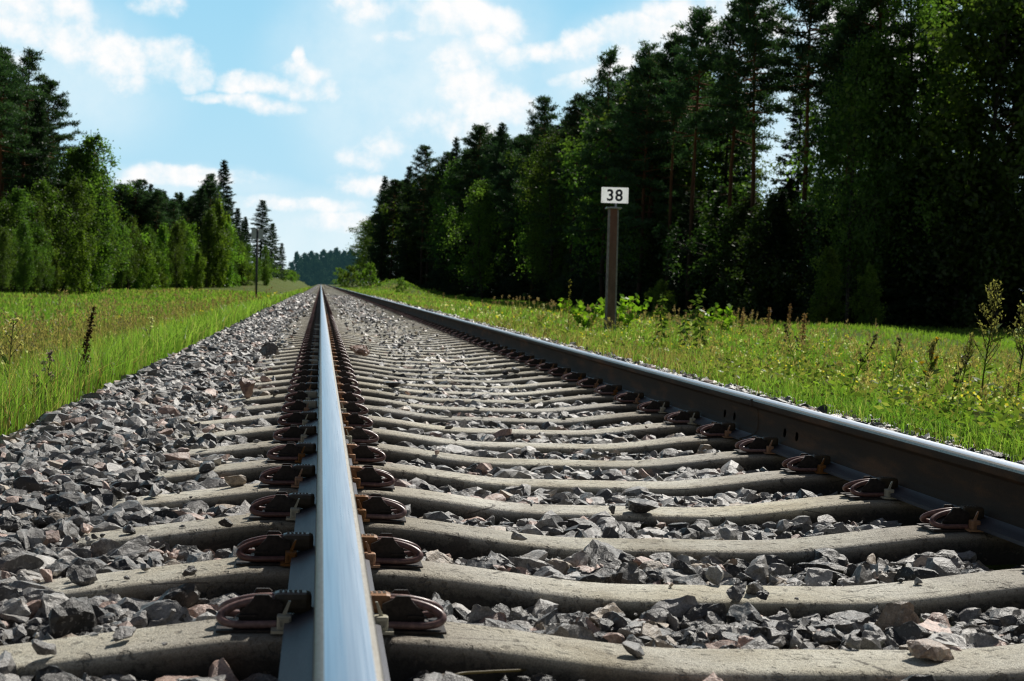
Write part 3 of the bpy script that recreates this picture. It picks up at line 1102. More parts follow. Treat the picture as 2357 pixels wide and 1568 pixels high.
# scattered small white and yellow blooms of the meadow
for side in (-1, 1):
    if side < 0:
        x, y = grass(900, lambda y: (np.maximum(-.26 * y - 1, -18 + 0 * y), -1.5 + 0 * y), (5, 60), g, -1)
    else:
        x, y = grass(900, lambda y: (2.8 + 0 * y, np.minimum(.53 * y + .6, 12 + 0 * y)), (5, 40), g, 1)
    P = np.stack([x, y, zg(x, y) + g.uniform(.10, .34 if side < 0 else .2, len(x))], 1)
    P = np.repeat(P, 4, 0) + g.normal(0, .012, (len(x) * 4, 3))
    v, f = cards(P, unit(g.normal(size=P.shape)), .018 * np.repeat(np.maximum(1, y / 12), 4), .014 * np.repeat(np.maximum(1, y / 12), 4), g)
    cw_ = np.where(g.random(len(x))[:, None] < .6, np.array([[.62, .6, .5]]), np.array([[.6, .5, .08]]))
    put(v, f, np.zeros((0, 3), int), np.repeat(cw_, 16, 0))


# broad leafy ground cover near the right rail
def herbs(n, xr, yr, g, size, col):
    x, y = grass(n, xr, yr, g, 1)
    w = vnoise(x * 1.1, y * .7, 41) > .4
    x, y = x[w], y[w]
    n = len(x)
    nl = 9
    base = np.stack([x, y, zg(x, y)], 1)
    hgt = g.uniform(.02, .17, (n, nl, 1))
    P = base[:, None] + np.concatenate([g.normal(0, .05, (n, nl, 2)), hgt], 2)
    D = unit(np.concatenate([g.normal(0, 1, (n, nl, 2)), g.uniform(.1, .9, (n, nl, 1))], 2))
    L = g.uniform(.6, 1.4, n * nl) * size
    v, f = cards(P.reshape(-1, 3), D.reshape(-1, 3), L, L * .5, g)
    put(v, f, np.zeros((0, 3), int), np.repeat(np.repeat((np.array([col]) + np.array([[.10, -.01, .06]]) * g.random((n, 1)) ** 2) * g.uniform(.55, 1.3, n)[:, None], nl, 0), 4, 0))


herbs(1900, lambda y: (2.62 + 0 * y, np.minimum(.53 * y + .6, 7 + 0 * y)), (4.8, 24), g, .036, (.16, .25, .04))
herbs(2200, lambda y: (np.maximum(-.26 * y - 1, -7 + 0 * y), -1.25 + 0 * y), (4.6, 28), g, .040, (.13, .22, .035))
GVn = np.concatenate(GV)
tag(link('meadow_grass', mesh_np('meadow_grass', GVn, [np.concatenate(G4), np.concatenate(G3)], M['grass'], np.concatenate(GC))),
    'tall sunlit meadow grass and seed heads on both sides of the track', 'grass', kind='stuff')


# ----------------------------------------------------------------- single weeds
def weed(name, label, cat, x, y, parts, group=None):
    root = link(name, None, None, (x, y, float(zg(x, y)) - .01))
    tag(root, label, cat, group)
    for pn, me in parts:
        link(pn, me, root)
    return root


def leaf_mesh(name, P, D, L, W, col, g, mat='weed'):
    v, f = cards(np.asarray(P), unit(np.asarray(D, float)), np.asarray(L, float), np.asarray(W, float), g)
    c = np.repeat(np.asarray(col, float) * g.uniform(.7, 1.25, len(P))[:, None], 4, 0)
    return mesh_np(name, v, [f], M[mat], c)


def nettle(h, seed):
    g = np.random.default_rng(seed)
    b = MB()
    pts = [(g.normal(0, .008) * i, g.normal(0, .008) * i, h * i / 5) for i in range(6)]
    b.tube(pts, np.linspace(.005, .002, 6), 5, col=(.10, .14, .04))
    P, D, L = [], [], []
    nn = int(h / .045)
    for i in range(nn):
        t = .15 + .85 * i / nn
        q = np.array([np.interp(t * 5, range(6), [p[k_] for p in pts]) for k_ in range(3)])
        a0 = (i % 2) * math.pi / 2 + g.normal(0, .2)
        for k_ in range(2):
            a = a0 + k_ * math.pi
            for _ in range(2):
                P.append(q + g.normal(0, .006, 3))
                D.append((math.cos(a + g.normal(0, .3)), math.sin(a + g.normal(0, .3)), g.uniform(-.8, .25)))
                L.append((.105 * (1 - t) ** .5 + .03) * g.uniform(.8, 1.2))
    L = np.array(L)
    return [('stem', b.mesh('stem', M['weed'], True, True)), ('leaves', leaf_mesh('leaves', P, D, L, L * .42, (.10, .15, .03), g))]


def dock(h, seed, col=(.055, .03, .018), nh=260, spread=.018, lean=.05):
    g = np.random.default_rng(seed)
    b = MB()
    pts = np.array([(lean * (i / 6) ** 2, 0, h * i / 6) for i in range(7)])
    b.tube(pts, np.linspace(.005, .002, 7), 5, col=(.10, .075, .03))
    t = .42 + .58 * g.random(nh)
    cl = np.round(t * 22) / 22 + g.normal(0, .008, nh)
    P = np.stack([np.interp(cl * 6, range(7), pts[:, 0]), 0 * cl, cl * h], 1) + g.normal(0, spread, (nh, 3)) * (1.25 - t)[:, None]
    m1 = leaf_mesh('seed_head', P, g.normal(0, 1, (nh, 3)), g.uniform(.012, .024, nh), g.uniform(.010, .018, nh), col, g)
    nl = 14
    P = np.stack([g.normal(0, .02, nl), g.normal(0, .02, nl), g.uniform(.02, h * .4, nl)], 1)
    D = np.stack([g.normal(0, 1, nl), g.normal(0, 1, nl), g.uniform(.2, 1, nl)], 1)
    return [('stem', b.mesh('stem', M['weed'], True, True)), ('seed_head', m1),
            ('leaves', leaf_mesh('leaves', P, D, g.uniform(.08, .16, nl), g.uniform(.015, .03, nl), (.13, .18, .04), g))]


def mugwort(h, seed, col=(.26, .23, .12), flowers=None):
    g = np.random.default_rng(seed)
    b = MB()
    pts = np.array([(.04 * (i / 6) ** 1.5, .02 * math.sin(i), h * i / 6) for i in range(7)])
    b.tube(pts, np.linspace(.006, .002, 7), 5, col=(.14, .13, .05))
    P, D, L, HP = [], [], [], []
    for i in range(24):
        t = .42 + .57 * i / 24
        q = np.array([np.interp(t * 6, range(7), pts[:, k_]) for k_ in range(3)])
        a = g.uniform(0, 2 * math.pi)
        ln = h * .26 * (1.1 - t) * g.uniform(.7, 1.3) + .03
        d = np.array([math.cos(a) * .55, math.sin(a) * .55, .85])
        e = q + d * ln
        b.tube([q, (q + e) / 2 + (0, 0, -.006), e], [.0025, .002, .001], 4, col=(.15, .13, .06))
        for _ in range(16):
            HP.append(q + (e - q) * g.uniform(.25, 1.05) + g.normal(0, .006, 3))
    for i in range(30):
        t = g.uniform(.05, .7)
        q = np.array([np.interp(t * 6, range(7), pts[:, k_]) for k_ in range(3)])
        P.append(q)
        a = g.uniform(0, 2 * math.pi)
        D.append((math.cos(a), math.sin(a), g.uniform(.0, .8)))
        L.append(g.uniform(.05, .10))
    HP, L = np.array(HP), np.array(L)
    out = [('stem', b.mesh('stem', M['weed'], True, True)),
           ('seed_head', leaf_mesh('seed_head', HP, g.normal(0, .6, HP.shape) + (0, 0, 1), g.uniform(.012, .026, len(HP)), g.uniform(.006, .011, len(HP)), col, g)),
           ('leaves', leaf_mesh('leaves', P, D, L, L * .25, (.14, .19, .05), g))]
    if flowers:
        fp = HP[g.integers(0, len(HP), 9)] + (0, 0, .01)
        fp = np.repeat(fp, 8, 0)
        out.append(('flower_heads', leaf_mesh('flower_heads', fp, g.normal(0, 1, fp.shape) + (0, 0, .5), .018, .012, flowers, g)))
    return out


def thistle(h, seed, fl=(.62, .62, .58), lean=.0, branch=9):
    g = np.random.default_rng(seed)
    b = MB()
    pts = np.array([(lean * (i / 5) ** 1.4, 0, h * i / 5) for i in range(6)])
    b.tube(pts, np.linspace(.004, .0016, 6), 5, col=(.13, .13, .06))
    HP = []
    for i in range(branch):
        t = .5 + .5 * i / branch
        q = np.array([np.interp(t * 5, range(6), pts[:, k_]) for k_ in range(3)])
        a = g.uniform(0, 2 * math.pi)
        ln = h * .28 * (1.15 - t) * g.uniform(.7, 1.3)
        e = q + np.array([math.cos(a) * .6, math.sin(a) * .6, .8]) * ln
        b.tube([q, (q + e) / 2, e], [.002, .0016, .0012], 4, col=(.13, .13, .06))
        HP.append(e)
    HP.append(pts[-1])
    HP = np.repeat(np.array(HP), 14, 0)
    hd = leaf_mesh('flower_heads', HP, g.normal(0, .7, HP.shape) + (0, 0, .7), g.uniform(.010, .022, len(HP)), .010, fl, g)
    P = np.array([(np.interp(t * 5, range(6), pts[:, 0]), 0, t * h) for t in g.uniform(.02, .6, 20)])
    D = np.concatenate([g.normal(0, 1, (20, 2)), g.uniform(.1, .8, (20, 1))], 1)
    L = g.uniform(.06, .13, 20)
    return [('stem', b.mesh('stem', M['weed'], True, True)), ('flower_heads', hd), ('leaves', leaf_mesh('leaves', P, D, L, L * .28, (.13, .20, .045), g))]


def sapling(h, seed, n=5, leaf=.10, spread=.35):
    g = np.random.default_rng(seed)
    b = MB()
    P, D, L = [], [], []
    for q in range(n):
        a = g.uniform(0, 2 * math.pi)
        hh = h * g.uniform(.5, 1.0)
        pts = arc([(0, 0, 0), (math.cos(a) * spread * .3, math.sin(a) * spread * .3, hh * .5), (math.cos(a) * spread, math.sin(a) * spread, hh)], 5)
        b.tube(pts, np.linspace(.006, .002, len(pts)), 5, col=(.13, .12, .05))
        for i in range(2, len(pts)):
            for _ in range(3):
                P.append(pts[i])
                aa = g.uniform(0, 2 * math.pi)
                D.append((math.cos(aa), math.sin(aa), g.uniform(-.3, .8)))
                L.append(leaf * g.uniform(.7, 1.2))
    L = np.array(L)
    # round leaves: two crossed wide cards each
    return [('stem', b.mesh('stem', M['weed'], True, True)), ('leaves', leaf_mesh('leaves', P, D, L, L * .95, (.22, .36, .04), g))]


def at(px, py, D):
    """ground point seen at reference pixel for a drop D below the camera"""
    u, v = sight(px, py)
    y = D / -v
    return u * y, y


NG = 'weeds on the right-hand verge'
for (px, y, h, s, lab) in [(1520, 15.5, .66, 1, 'tall dark green nettle right of the kilometre post, leftmost of three'),
                           (1575, 16.0, .50, 2, 'smallest of three nettles right of the kilometre post, in the middle'),
                           (1612, 15.2, .72, 3, 'tallest nettle right of the kilometre post, rightmost of three')]:
    u, _ = sight(px, 800)
    weed('nettle', lab, 'nettle', u * y, y, nettle(h, s), 'nettles beside the kilometre post')
for (px, y, h, s, lab) in [(1345, 22.4, .62, 4, 'bright lime green sapling with round leaves left of the kilometre post'),
                           (1438, 22.8, .62, 5, 'bright lime green sapling with round leaves right behind the kilometre post'),
                           (1412, 23.4, .60, 6, 'small lime green sapling at the foot of the kilometre post'),
                           (1668, 24, .5, 7, 'small bright sapling against the dark forest right of the nettles')]:
    u, _ = sight(px, 780)
    weed('sapling', lab, 'sapling', u * y, y, sapling(h, s), NG)
u, _ = sight(1310, 700)
weed('mullein', 'thin tall flower stalk standing left of the kilometre post', 'weed', u * 19, 19, dock(.75, 44, (.22, .19, .06), 90, .02, .0), NG)
for (px, y, h, s, fl, lab) in [(2262, 7.6, .74, 10, None, 'tall feathery mugwort with pale seed plumes near the right edge'),
                               (2345, 8.2, .72, 11, (.7, .7, .68), 'feathery mugwort with a white bloom cut by the right edge'),
                               (2130, 8.6, .40, 12, (.55, .30, .03), 'weed with small orange flowers left of the tall mugwort'),
                               (2215, 9.4, .42, 13, None, 'low mugwort in the grass behind the weed with orange flowers')]:
    u, _ = sight(px, 900)
    weed('mugwort', lab, 'weed', u * y, y, mugwort(h, s, flowers=fl), NG)
for (px, y, h, s, ln, lab) in [(1950, 8.3, .42, 21, .16, 'branching dark dry stalk leaning right above the right rail'),
                               (1840, 9.6, .45, 22, -.12, 'thin dry thistle with dark heads left of the leaning stalk'),
                               (2180, 7.2, .36, 23, .1, 'grey thistle growing close behind the rail near the right edge'),
                               (1240, 22, .42, 24, .02, 'white flowering weed on the verge left of the kilometre post'),
                               (2050, 9.8, .38, 25, .05, 'thin stalked weed between the tall mugwort and the dry leaning stalk')]:
    u, _ = sight(px, 900)
    fl = (.66, .64, .62) if s in (24,) else (.10, .085, .07)
    weed('thistle', lab, 'weed', u * y, y, thistle(h, s, fl, ln), NG)
for (px, y, h, s, lab) in [(1765, 19, .52, 31, 'pink plumed dock in the grass right of the nettles'),
                           (1705, 21, .50, 32, 'pink plumed dock nearest the nettles'),
                           (1812, 18, .60, 33, 'rightmost tall pink plumed dock in front of the hollow'),
                           (1845, 13, .50, 34, 'rusty dock in front of the grassy mound')]:
    u, _ = sight(px, 800)
    weed('dock', lab, 'weed', u * y, y, dock(h, s, (.23, .125, .095), 220, .022, .02), 'rusty docks in the right-hand grass')
LGp = 'dark dock stalks in the left meadow'
for (px, y, h, s, lab) in [(190, 8.2, .52, 51, 'tall dark brown dock stalk standing alone in the left meadow'),
                           (112, 22, .62, 52, 'reddish dock stalk in the left meadow behind the tall dark one'),
                           (75, 26, .62, 53, 'thin brown dock stalk in the far left of the meadow'),
                           (145, 16, .45, 54, 'short russet dock left of the tall dark stalk'),
                           (40, 14, .55, 55, 'dry brown stalk by the left edge of the meadow')]:
    u, _ = sight(px, 850)
    weed('dock', lab, 'weed', u * y, y, dock(h, s, (.05, .028, .017) if s == 51 else (.20, .105, .06), 260, .013), LGp)
for (px, y, h, s, fl, lab) in [(12, 7.2, .52, 61, (.62, .55, .40), 'pale fluffy weed at the left edge just above the ballast'),
                               (335, 11.5, .40, 62, (.66, .62, .52), 'whitish seeding weed in the middle of the left meadow'),
                               (100, 7.0, .34, 63, (.34, .26, .36), 'small purple flowered weed close to the ballast on the left')]:
    u, _ = sight(px, 900)
    weed('thistle', lab, 'weed', u * y, y, thistle(h, s, fl, .03), 'seeding weeds in the left meadow')

# dry grass stalk lying in the ballast beside the left rail
b = MB()
b.tube(arc([(.17, 2.13, -.05), (.21, 2.15, -.03), (.26, 2.19, -.035), (.33, 2.24, -.045)], 5), .0022, 5, col=(.2, .16, .09))
tag(link('dry_stalk', b.mesh('dry_stalk', M['weed'], True, True)), 'thin dry stalk lying in the ballast by the nearest sleeper, right of the rail', 'stalk')

# ----------------------------------------------------------------- kilometre post
yk = 22.0
u, _ = sight(1404, 770)
xk = u * yk
root = link('kilometre_post', None, None, (xk, yk, float(zg(xk, yk)) - .03))
root.rotation_euler = (0, R(-.6), R(-6))
tag(root, 'brown weathered post carrying a white plate with the number 38', 'kilometre post')
b = MB()
hw0, hw1, c_ = .084, .078, .026
V = []
hs = float(CAM_Z + sight(1412, 481)[1] * yk - zg(xk, yk) + .03)
for z, hw in ((-.3, hw0), (hs, hw1)):
    for sx_, sy_ in ((-1, -1), (1, -1), (1, 1), (-1, 1)):
        pp = [(sx_ * hw, sy_ * (hw - c_)), (sx_ * (hw - c_), sy_ * hw)]
        if sx_ * sy_ < 0:
            pp = pp[::-1]
        V += [(px_, py_, z) for px_, py_ in pp]
V = np.array(V)
b.add(V, [(i, (i + 1) % 8, 8 + (i + 1) % 8, 8 + i) for i in range(8)], [(8, 8 + i, 8 + i + 1) for i in range(1, 7)])
pm = mesh_np('post', np.concatenate(b.V), [np.concatenate(b.F4), np.concatenate(b.F3)], [M['post'], M['postedge']], mi=[i % 2 == 0 for i in range(8)] + [0] * 6)
link('post', pm, root)
b = MB()
b.cbox((-.115, -.115, hs), (.115, .115, hs + .022), .004)
link('cap', b.mesh('cap', M['galv']), root)
b = MB()
b.box((.02, -.012, hs + .022), (.046, .012, hs + .088))
b.box((-.05, -.02, hs + .022), (.06, .02, hs + .030))
link('bracket', b.mesh('bracket', M['galv']), root)
b = MB()
pw, ph0 = .405, .235
b.add([(-pw / 2 + .012, -.024, hs + .085), (pw / 2 + .012, -.024, hs + .085), (pw / 2 + .012, -.024, hs + .085 + ph0), (-pw / 2 + .012, -.024, hs + .085 + ph0)], [(0, 1, 2, 3)])
plate = link('number_plate', b.mesh('number_plate', M['plate']), root)


def text_mesh(txt, size, mat, bold=.0):
    cu = bpy.data.curves.new('txt', 'FONT')
    cu.body = txt
    cu.size = size
    cu.align_x = 'CENTER'
    cu.align_y = 'CENTER'
    cu.offset = bold
    cu.extrude = .0015
    cu.space_character = 1.12
    o = bpy.data.objects.new('txt', cu)
    COL.objects.link(o)
    bpy.context.view_layer.update()
    me = bpy.data.meshes.new_from_object(o.evaluated_get(bpy.context.evaluated_depsgraph_get()))
    bpy.data.objects.remove(o)
    me.materials.clear()
    me.materials.append(mat)
    return me


tm = text_mesh('38', .265, M['digit'], .006)
co = np.empty(len(tm.vertices) * 3, np.float32)
tm.vertices.foreach_get('co', co)
co = co.reshape(-1, 3)
co[:, :2] -= (co[:, :2].max(0) + co[:, :2].min(0)) / 2
ext = co[:, :2].max(0) - co[:, :2].min(0)
co[:, 0] *= .235 / ext[0]
co[:, 1] *= .178 / ext[1]
tm.vertices.foreach_set('co', co.ravel())
num = link('number', tm, plate, (.012, -.0262, hs + .085 + ph0 / 2))
num.rotation_euler = (R(90), 0, 0)
b = MB()
for bx_, bz_ in ((-.17, .02), (.19, .02), (-.17, .215), (.19, .215)):
    b.box((bx_ - .004, -.027, hs + .085 + bz_ - .004), (bx_ + .004, -.0235, hs + .085 + bz_ + .004))
link('rivets', b.mesh('rivets', M['galv']), plate)

# ----------------------------------------------------------------- left trackside sign seen from behind
ys_ = 72.0
u, vtop = sight(594.5, 527)
xs_ = u * ys_
ztop = CAM_Z + vtop * ys_
zb = float(zg(xs_, ys_)) - .2
root = link('trackside_sign', None, None, (xs_, ys_, zb))
root.rotation_euler = (0, R(-.5), 0)
tag(root, 'thin dark pole with two upright pale boards seen from behind, left of the track', 'sign')
H = ztop - zb
b = MB()
b.tube([(-.0, 0, 0), (0, 0, H)], .055, 10)
link('pole', b.mesh('pole', M['pole'], True), root)
for s_ in (-1, 1):
    b = MB()
    xa, xb = s_ * .165 - .115, s_ * .165 + .115
    b.add([(xa, -.06, H - .50), (xb, -.06, H - .50), (xb, -.06, H), (xa, -.06, H)], [(0, 1, 2, 3)])
    link('board', b.mesh('board', M['signback']), root)
b = MB()
b.box((-.24, -.044, H - .40), (.24, -.03, H - .36))
b.box((-.24, -.044, H - .12), (.24, -.03, H - .08))
link('crossbar', b.mesh('crossbar', M['pole']), root)


# ----------------------------------------------------------------- trees
def trunk_pts(H, g, wob):
    n = 9
    z = np.linspace(0, H, n)
    x = np.cumsum(g.normal(0, wob, n))
    y = np.cumsum(g.normal(0, wob, n))
    x -= x[0]
    y -= y[0]
    return np.stack([x, y, z], 1)


def tp(pts, z):
    return np.stack([np.interp(z, pts[:, 2], pts[:, k_]) for k_ in range(3)], -1)


def pine(seed, H=20, h0=.45, wide=3.0):
    g = np.random.default_rng(seed)
    T = trunk_pts(H, g, .07)
    b = MB()
    b.tube(T, np.linspace(.19, .025, len(T)) , 8)
    TC_, TD, TS = [], [], []
    nb = 64
    for i in range(nb):
        c_ = (i + g.random()) / nb
        h = H * (h0 + (1 - h0) * c_ ** .9) - .15
        q = tp(T, h)
        a = i * 2.4 + g.normal(0, .5)
        L = wide * ((1 - c_) ** .62) * (.45 + .75 * g.random()) * (1 if c_ > .12 else .75) + .45
        el = R(-8 + 50 * c_ + g.normal(0, 9))
        d = np.array([math.cos(a) * math.cos(el), math.sin(a) * math.cos(el), math.sin(el)])
        e1, e2 = q + d * L * .55 + (0, 0, -.04 * L), q + d * L + (0, 0, .05 * L)
        b.tube([q, e1, e2], [.035 + .01 * L, .025, .008], 4, cap=False)
        sh = g.random()
        nt = int(4 + L * 4.2)
        t = g.uniform(.32, 1.02, nt)
        side = np.array([-d[1], d[0], 0])
        P = q + np.outer(t, (e2 - q)) + np.outer(g.normal(0, .22, nt) * L * (.25 + .5 * t), side) + g.normal(0, .08, (nt, 3)) + np.outer(-.05 * L * np.sin(t * 3), (0, 0, 1))
        TC_.append(P)
        TD.append(np.tile(d, (nt, 1)))
        TS.append(np.full(nt, sh))
    for i in range(10):                                         # dead stubs below the crown
        h = H * g.uniform(h0 * .45, h0)
        q = tp(T, h)
        a = g.uniform(0, 6.28)
        L = g.uniform(.5, 1.6)
        b.tube([q, q + np.array([math.cos(a), math.sin(a), -.1]) * L], [.022, .006], 3, cap=False)
    C, D, Sx = np.concatenate(TC_), np.concatenate(TD), np.concatenate(TS)
    nn = 22
    n = len(C)
    CC = np.repeat(C, nn, 0) + g.normal(0, .16, (n * nn, 3)) * np.array([1, 1, .42])
    DD = unit(np.repeat(D, nn, 0) * .5 + g.normal(0, .75, (n * nn, 3)) + (0, 0, .35))
    V, F = cards(CC, DD, g.uniform(.18, .36, n * nn), g.uniform(.05, .095, n * nn), g)
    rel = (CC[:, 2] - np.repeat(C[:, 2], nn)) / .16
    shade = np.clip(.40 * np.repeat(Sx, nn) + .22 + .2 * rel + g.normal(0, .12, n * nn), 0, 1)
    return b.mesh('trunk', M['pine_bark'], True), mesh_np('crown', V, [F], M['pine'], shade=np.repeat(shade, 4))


def spruce(seed, H=20, wide=2.7, h0=.06):
    g = np.random.default_rng(seed)
    T = trunk_pts(H, g, .02)
    b = MB()
    b.tube(T, np.linspace(.2, .02, len(T)), 8)
    TC_, TD, TS = [], [], []
    nb = 150
    for i in range(nb):
        c_ = (i + g.random()) / nb
        h = H * (h0 + (1 - h0) * c_)
        q = tp(T, h)
        a = i * 2.4 + g.normal(0, .4)
        L = wide * (1 - c_) ** .85 * (.6 + .55 * g.random()) + .14
        el = R(-24 + 60 * c_ ** 2 + g.normal(0, 7))
        d = np.array([math.cos(a) * math.cos(el), math.sin(a) * math.cos(el), math.sin(el)])
        e2 = q + d * L + (0, 0, .10 * L)
        e1 = q + d * L * .55 - (0, 0, .06 * L)
        b.tube([q, e1, e2], [.022, .015, .005], 3, cap=False)
        nt = int(4 + L * 7)
        t = g.uniform(.1, 1.02, nt)
        side = np.array([-d[1], d[0], 0])
        lat = g.normal(0, .20, nt) * L * (1.05 - t * .75)
        P = q + np.outer(t, (e2 - q)) + np.outer(lat, side) - np.outer(.06 * L * np.sin(t * 3.1) + np.abs(lat) * .35, (0, 0, 1))
        TC_.append(P)
        TD.append(np.tile(d, (nt, 1)))
        TS.append(np.full(nt, g.random()))
    C, D, Sx = np.concatenate(TC_), np.concatenate(TD), np.concatenate(TS)
    nn = 9
    n = len(C)
    CC = np.repeat(C, nn, 0) + g.normal(0, .10, (n * nn, 3)) * np.array([1, 1, .5])
    DD = unit(np.repeat(D, nn, 0) * .8 + g.normal(0, .6, (n * nn, 3)) + (0, 0, -.25))
    V, F = cards(CC, DD, g.uniform(.20, .42, n * nn), g.uniform(.06, .12, n * nn), g)
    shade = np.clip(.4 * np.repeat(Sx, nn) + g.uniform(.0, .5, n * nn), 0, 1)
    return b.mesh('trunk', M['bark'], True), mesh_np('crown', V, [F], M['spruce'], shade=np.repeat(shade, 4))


def birch(seed, H=16, wide=2.8, h0=.16, leaves='birch', nclump=120, per=95, lsz=(.16, .30)):
    g = np.random.default_rng(seed)
    T = trunk_pts(H * .97, g, .09)
    b = MB()
    b.tube(T, np.linspace(.15 * H / 16, .02, len(T)), 7)
    CL, CS, CR = [], [], []
    for i in range(nclump):
        c_ = (i + g.random()) / nclump
        h = H * (h0 + (1 - h0) * c_)
        q = tp(T, h * .93)
        a = i * 2.4 + g.normal(0, .6)
        prof = (np.sin(math.pi * min(1, c_ * .82 + .18)) ** .75) * (.42 + .85 * g.random())
        lobe = 1 + .30 * math.sin(2 * a + 5 * c_ + seed) + .22 * math.sin(3 * a - 9 * c_ + 2 * seed) + .15 * math.sin(a * 5 + 17 * c_)
        L = wide * prof * max(.25, lobe) + .1
        e = q + np.array([math.cos(a) * L, math.sin(a) * L, L * .35 + g.normal(0, .2)])
        if i % 2 == 0:
            b.tube([q - (0, 0, L * .25), (q + e) / 2 + (0, 0, .1), e], [.03, .018, .006], 4, cap=False)
        CL.append(q + (e - q) * g.uniform(.45, 1.0))
        CS.append(g.random())
        CR.append(g.uniform(.22, .55) * (H / 16) ** .8 * (.7 + .5 * prof))
    C, Sx, Rr = np.array(CL), np.array(CS), np.array(CR)
    n = len(C)
    off_ = g.normal(0, 1, (n * per, 3)) * np.array([.75, .75, 1.0])
    off_[:, 2] -= np.abs(g.normal(0, .9, n * per))
    CC = np.repeat(C, per, 0) + off_ * np.repeat(Rr, per)[:, None]
    DD = unit(g.normal(0, .7, (n * per, 3)) + (0, 0, -.55))
    L = g.uniform(*lsz, n * per)
    V, F = cards(CC, DD, L, L * .62, g)
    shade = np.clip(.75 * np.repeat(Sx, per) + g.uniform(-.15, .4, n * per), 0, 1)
    return b.mesh('trunk', M['birch_bark' if leaves == 'birch' else 'bark'], True), mesh_np('crown', V, [F], M[leaves], shade=np.repeat(shade, 4))


PROTO = {
    'pine': [pine(100 + i, 20, h, w) for i, (h, w) in enumerate([(.38, 3.3), (.46, 3.1), (.32, 3.6), (.50, 3.0), (.26, 3.4), (.58, 3.0), (.64, 2.8)])],
    'spruce': [spruce(200 + i, 20, w) for i, w in enumerate([3.2, 3.7, 2.9])],
    'birch': [birch(300 + i, 16, w) for i, w in enumerate([2.9, 3.4, 3.1])],
    'weep': [birch(350 + i, 16, w, .15, 'birch', 130, 110, (.10, .19)) for i, w in enumerate([2.8, 3.2])],
    'young': [birch(400 + i, 7, w, .03, 'young', 90, 100, (.12, .22)) for i, w in enumerate([1.35, 1.6, 1.3, 1.8, 1.15])],
    'bush': [birch(500 + i, 3, w, .0, 'young', 50, 90, (.08, .16)) for i, w in enumerate([1.35, 1.7])],
    'under': [birch(600 + i, 8, w, .02, 'under', 90, 90, (.13, .26)) for i, w in enumerate([1.9, 2.3])],
}
NAT = {'pine': 20, 'spruce': 20, 'birch': 16, 'weep': 16, 'young': 7, 'bush': 3, 'under': 8}
NAME = {'pine': 'pine_tree', 'spruce': 'spruce_tree', 'birch': 'birch_tree', 'weep': 'birch_tree', 'young': 'young_birch', 'bush': 'shrub', 'under': 'young_tree'}
CATN = {'pine': 'tree', 'spruce': 'tree', 'birch': 'tree', 'weep': 'tree', 'young': 'tree', 'bush': 'shrub', 'under': 'tree'}
tr = random.Random(5)


def tree(kind, x, y, H, label, group, wide=1.0, mats=None, v=None):
    tm_, cm = PROTO[kind][tr.randrange(len(PROTO[kind])) if v is None else v % len(PROTO[kind])]
    root = link(NAME[kind], None, None, (x, y, float(zg(x, y)) - .1))
    s = H / NAT[kind]
    root.scale = (s * wide, s * wide, s)
    root.rotation_euler = (tr.uniform(-.02, .02), tr.uniform(-.02, .02), tr.uniform(0, 6.28))
    tag(root, label, CATN[kind], group)
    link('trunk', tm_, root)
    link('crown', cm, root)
    return root


def top_tree(kind, px, py, y, label, group, wide=1.0, dx=0, v=None):
    """tree whose tip is seen at the reference pixel, standing y metres up the line"""
    u_, v_ = sight(px, py)
    x = u_ * y + dx
    H = CAM_Z + v_ * y - float(zg(x, y)) + .1
    return tree(kind, x, y, H, label, group, wide, v=v)


RG, RGI = 'conifers along the front of the right-hand forest', 'trees packed inside the right-hand forest'
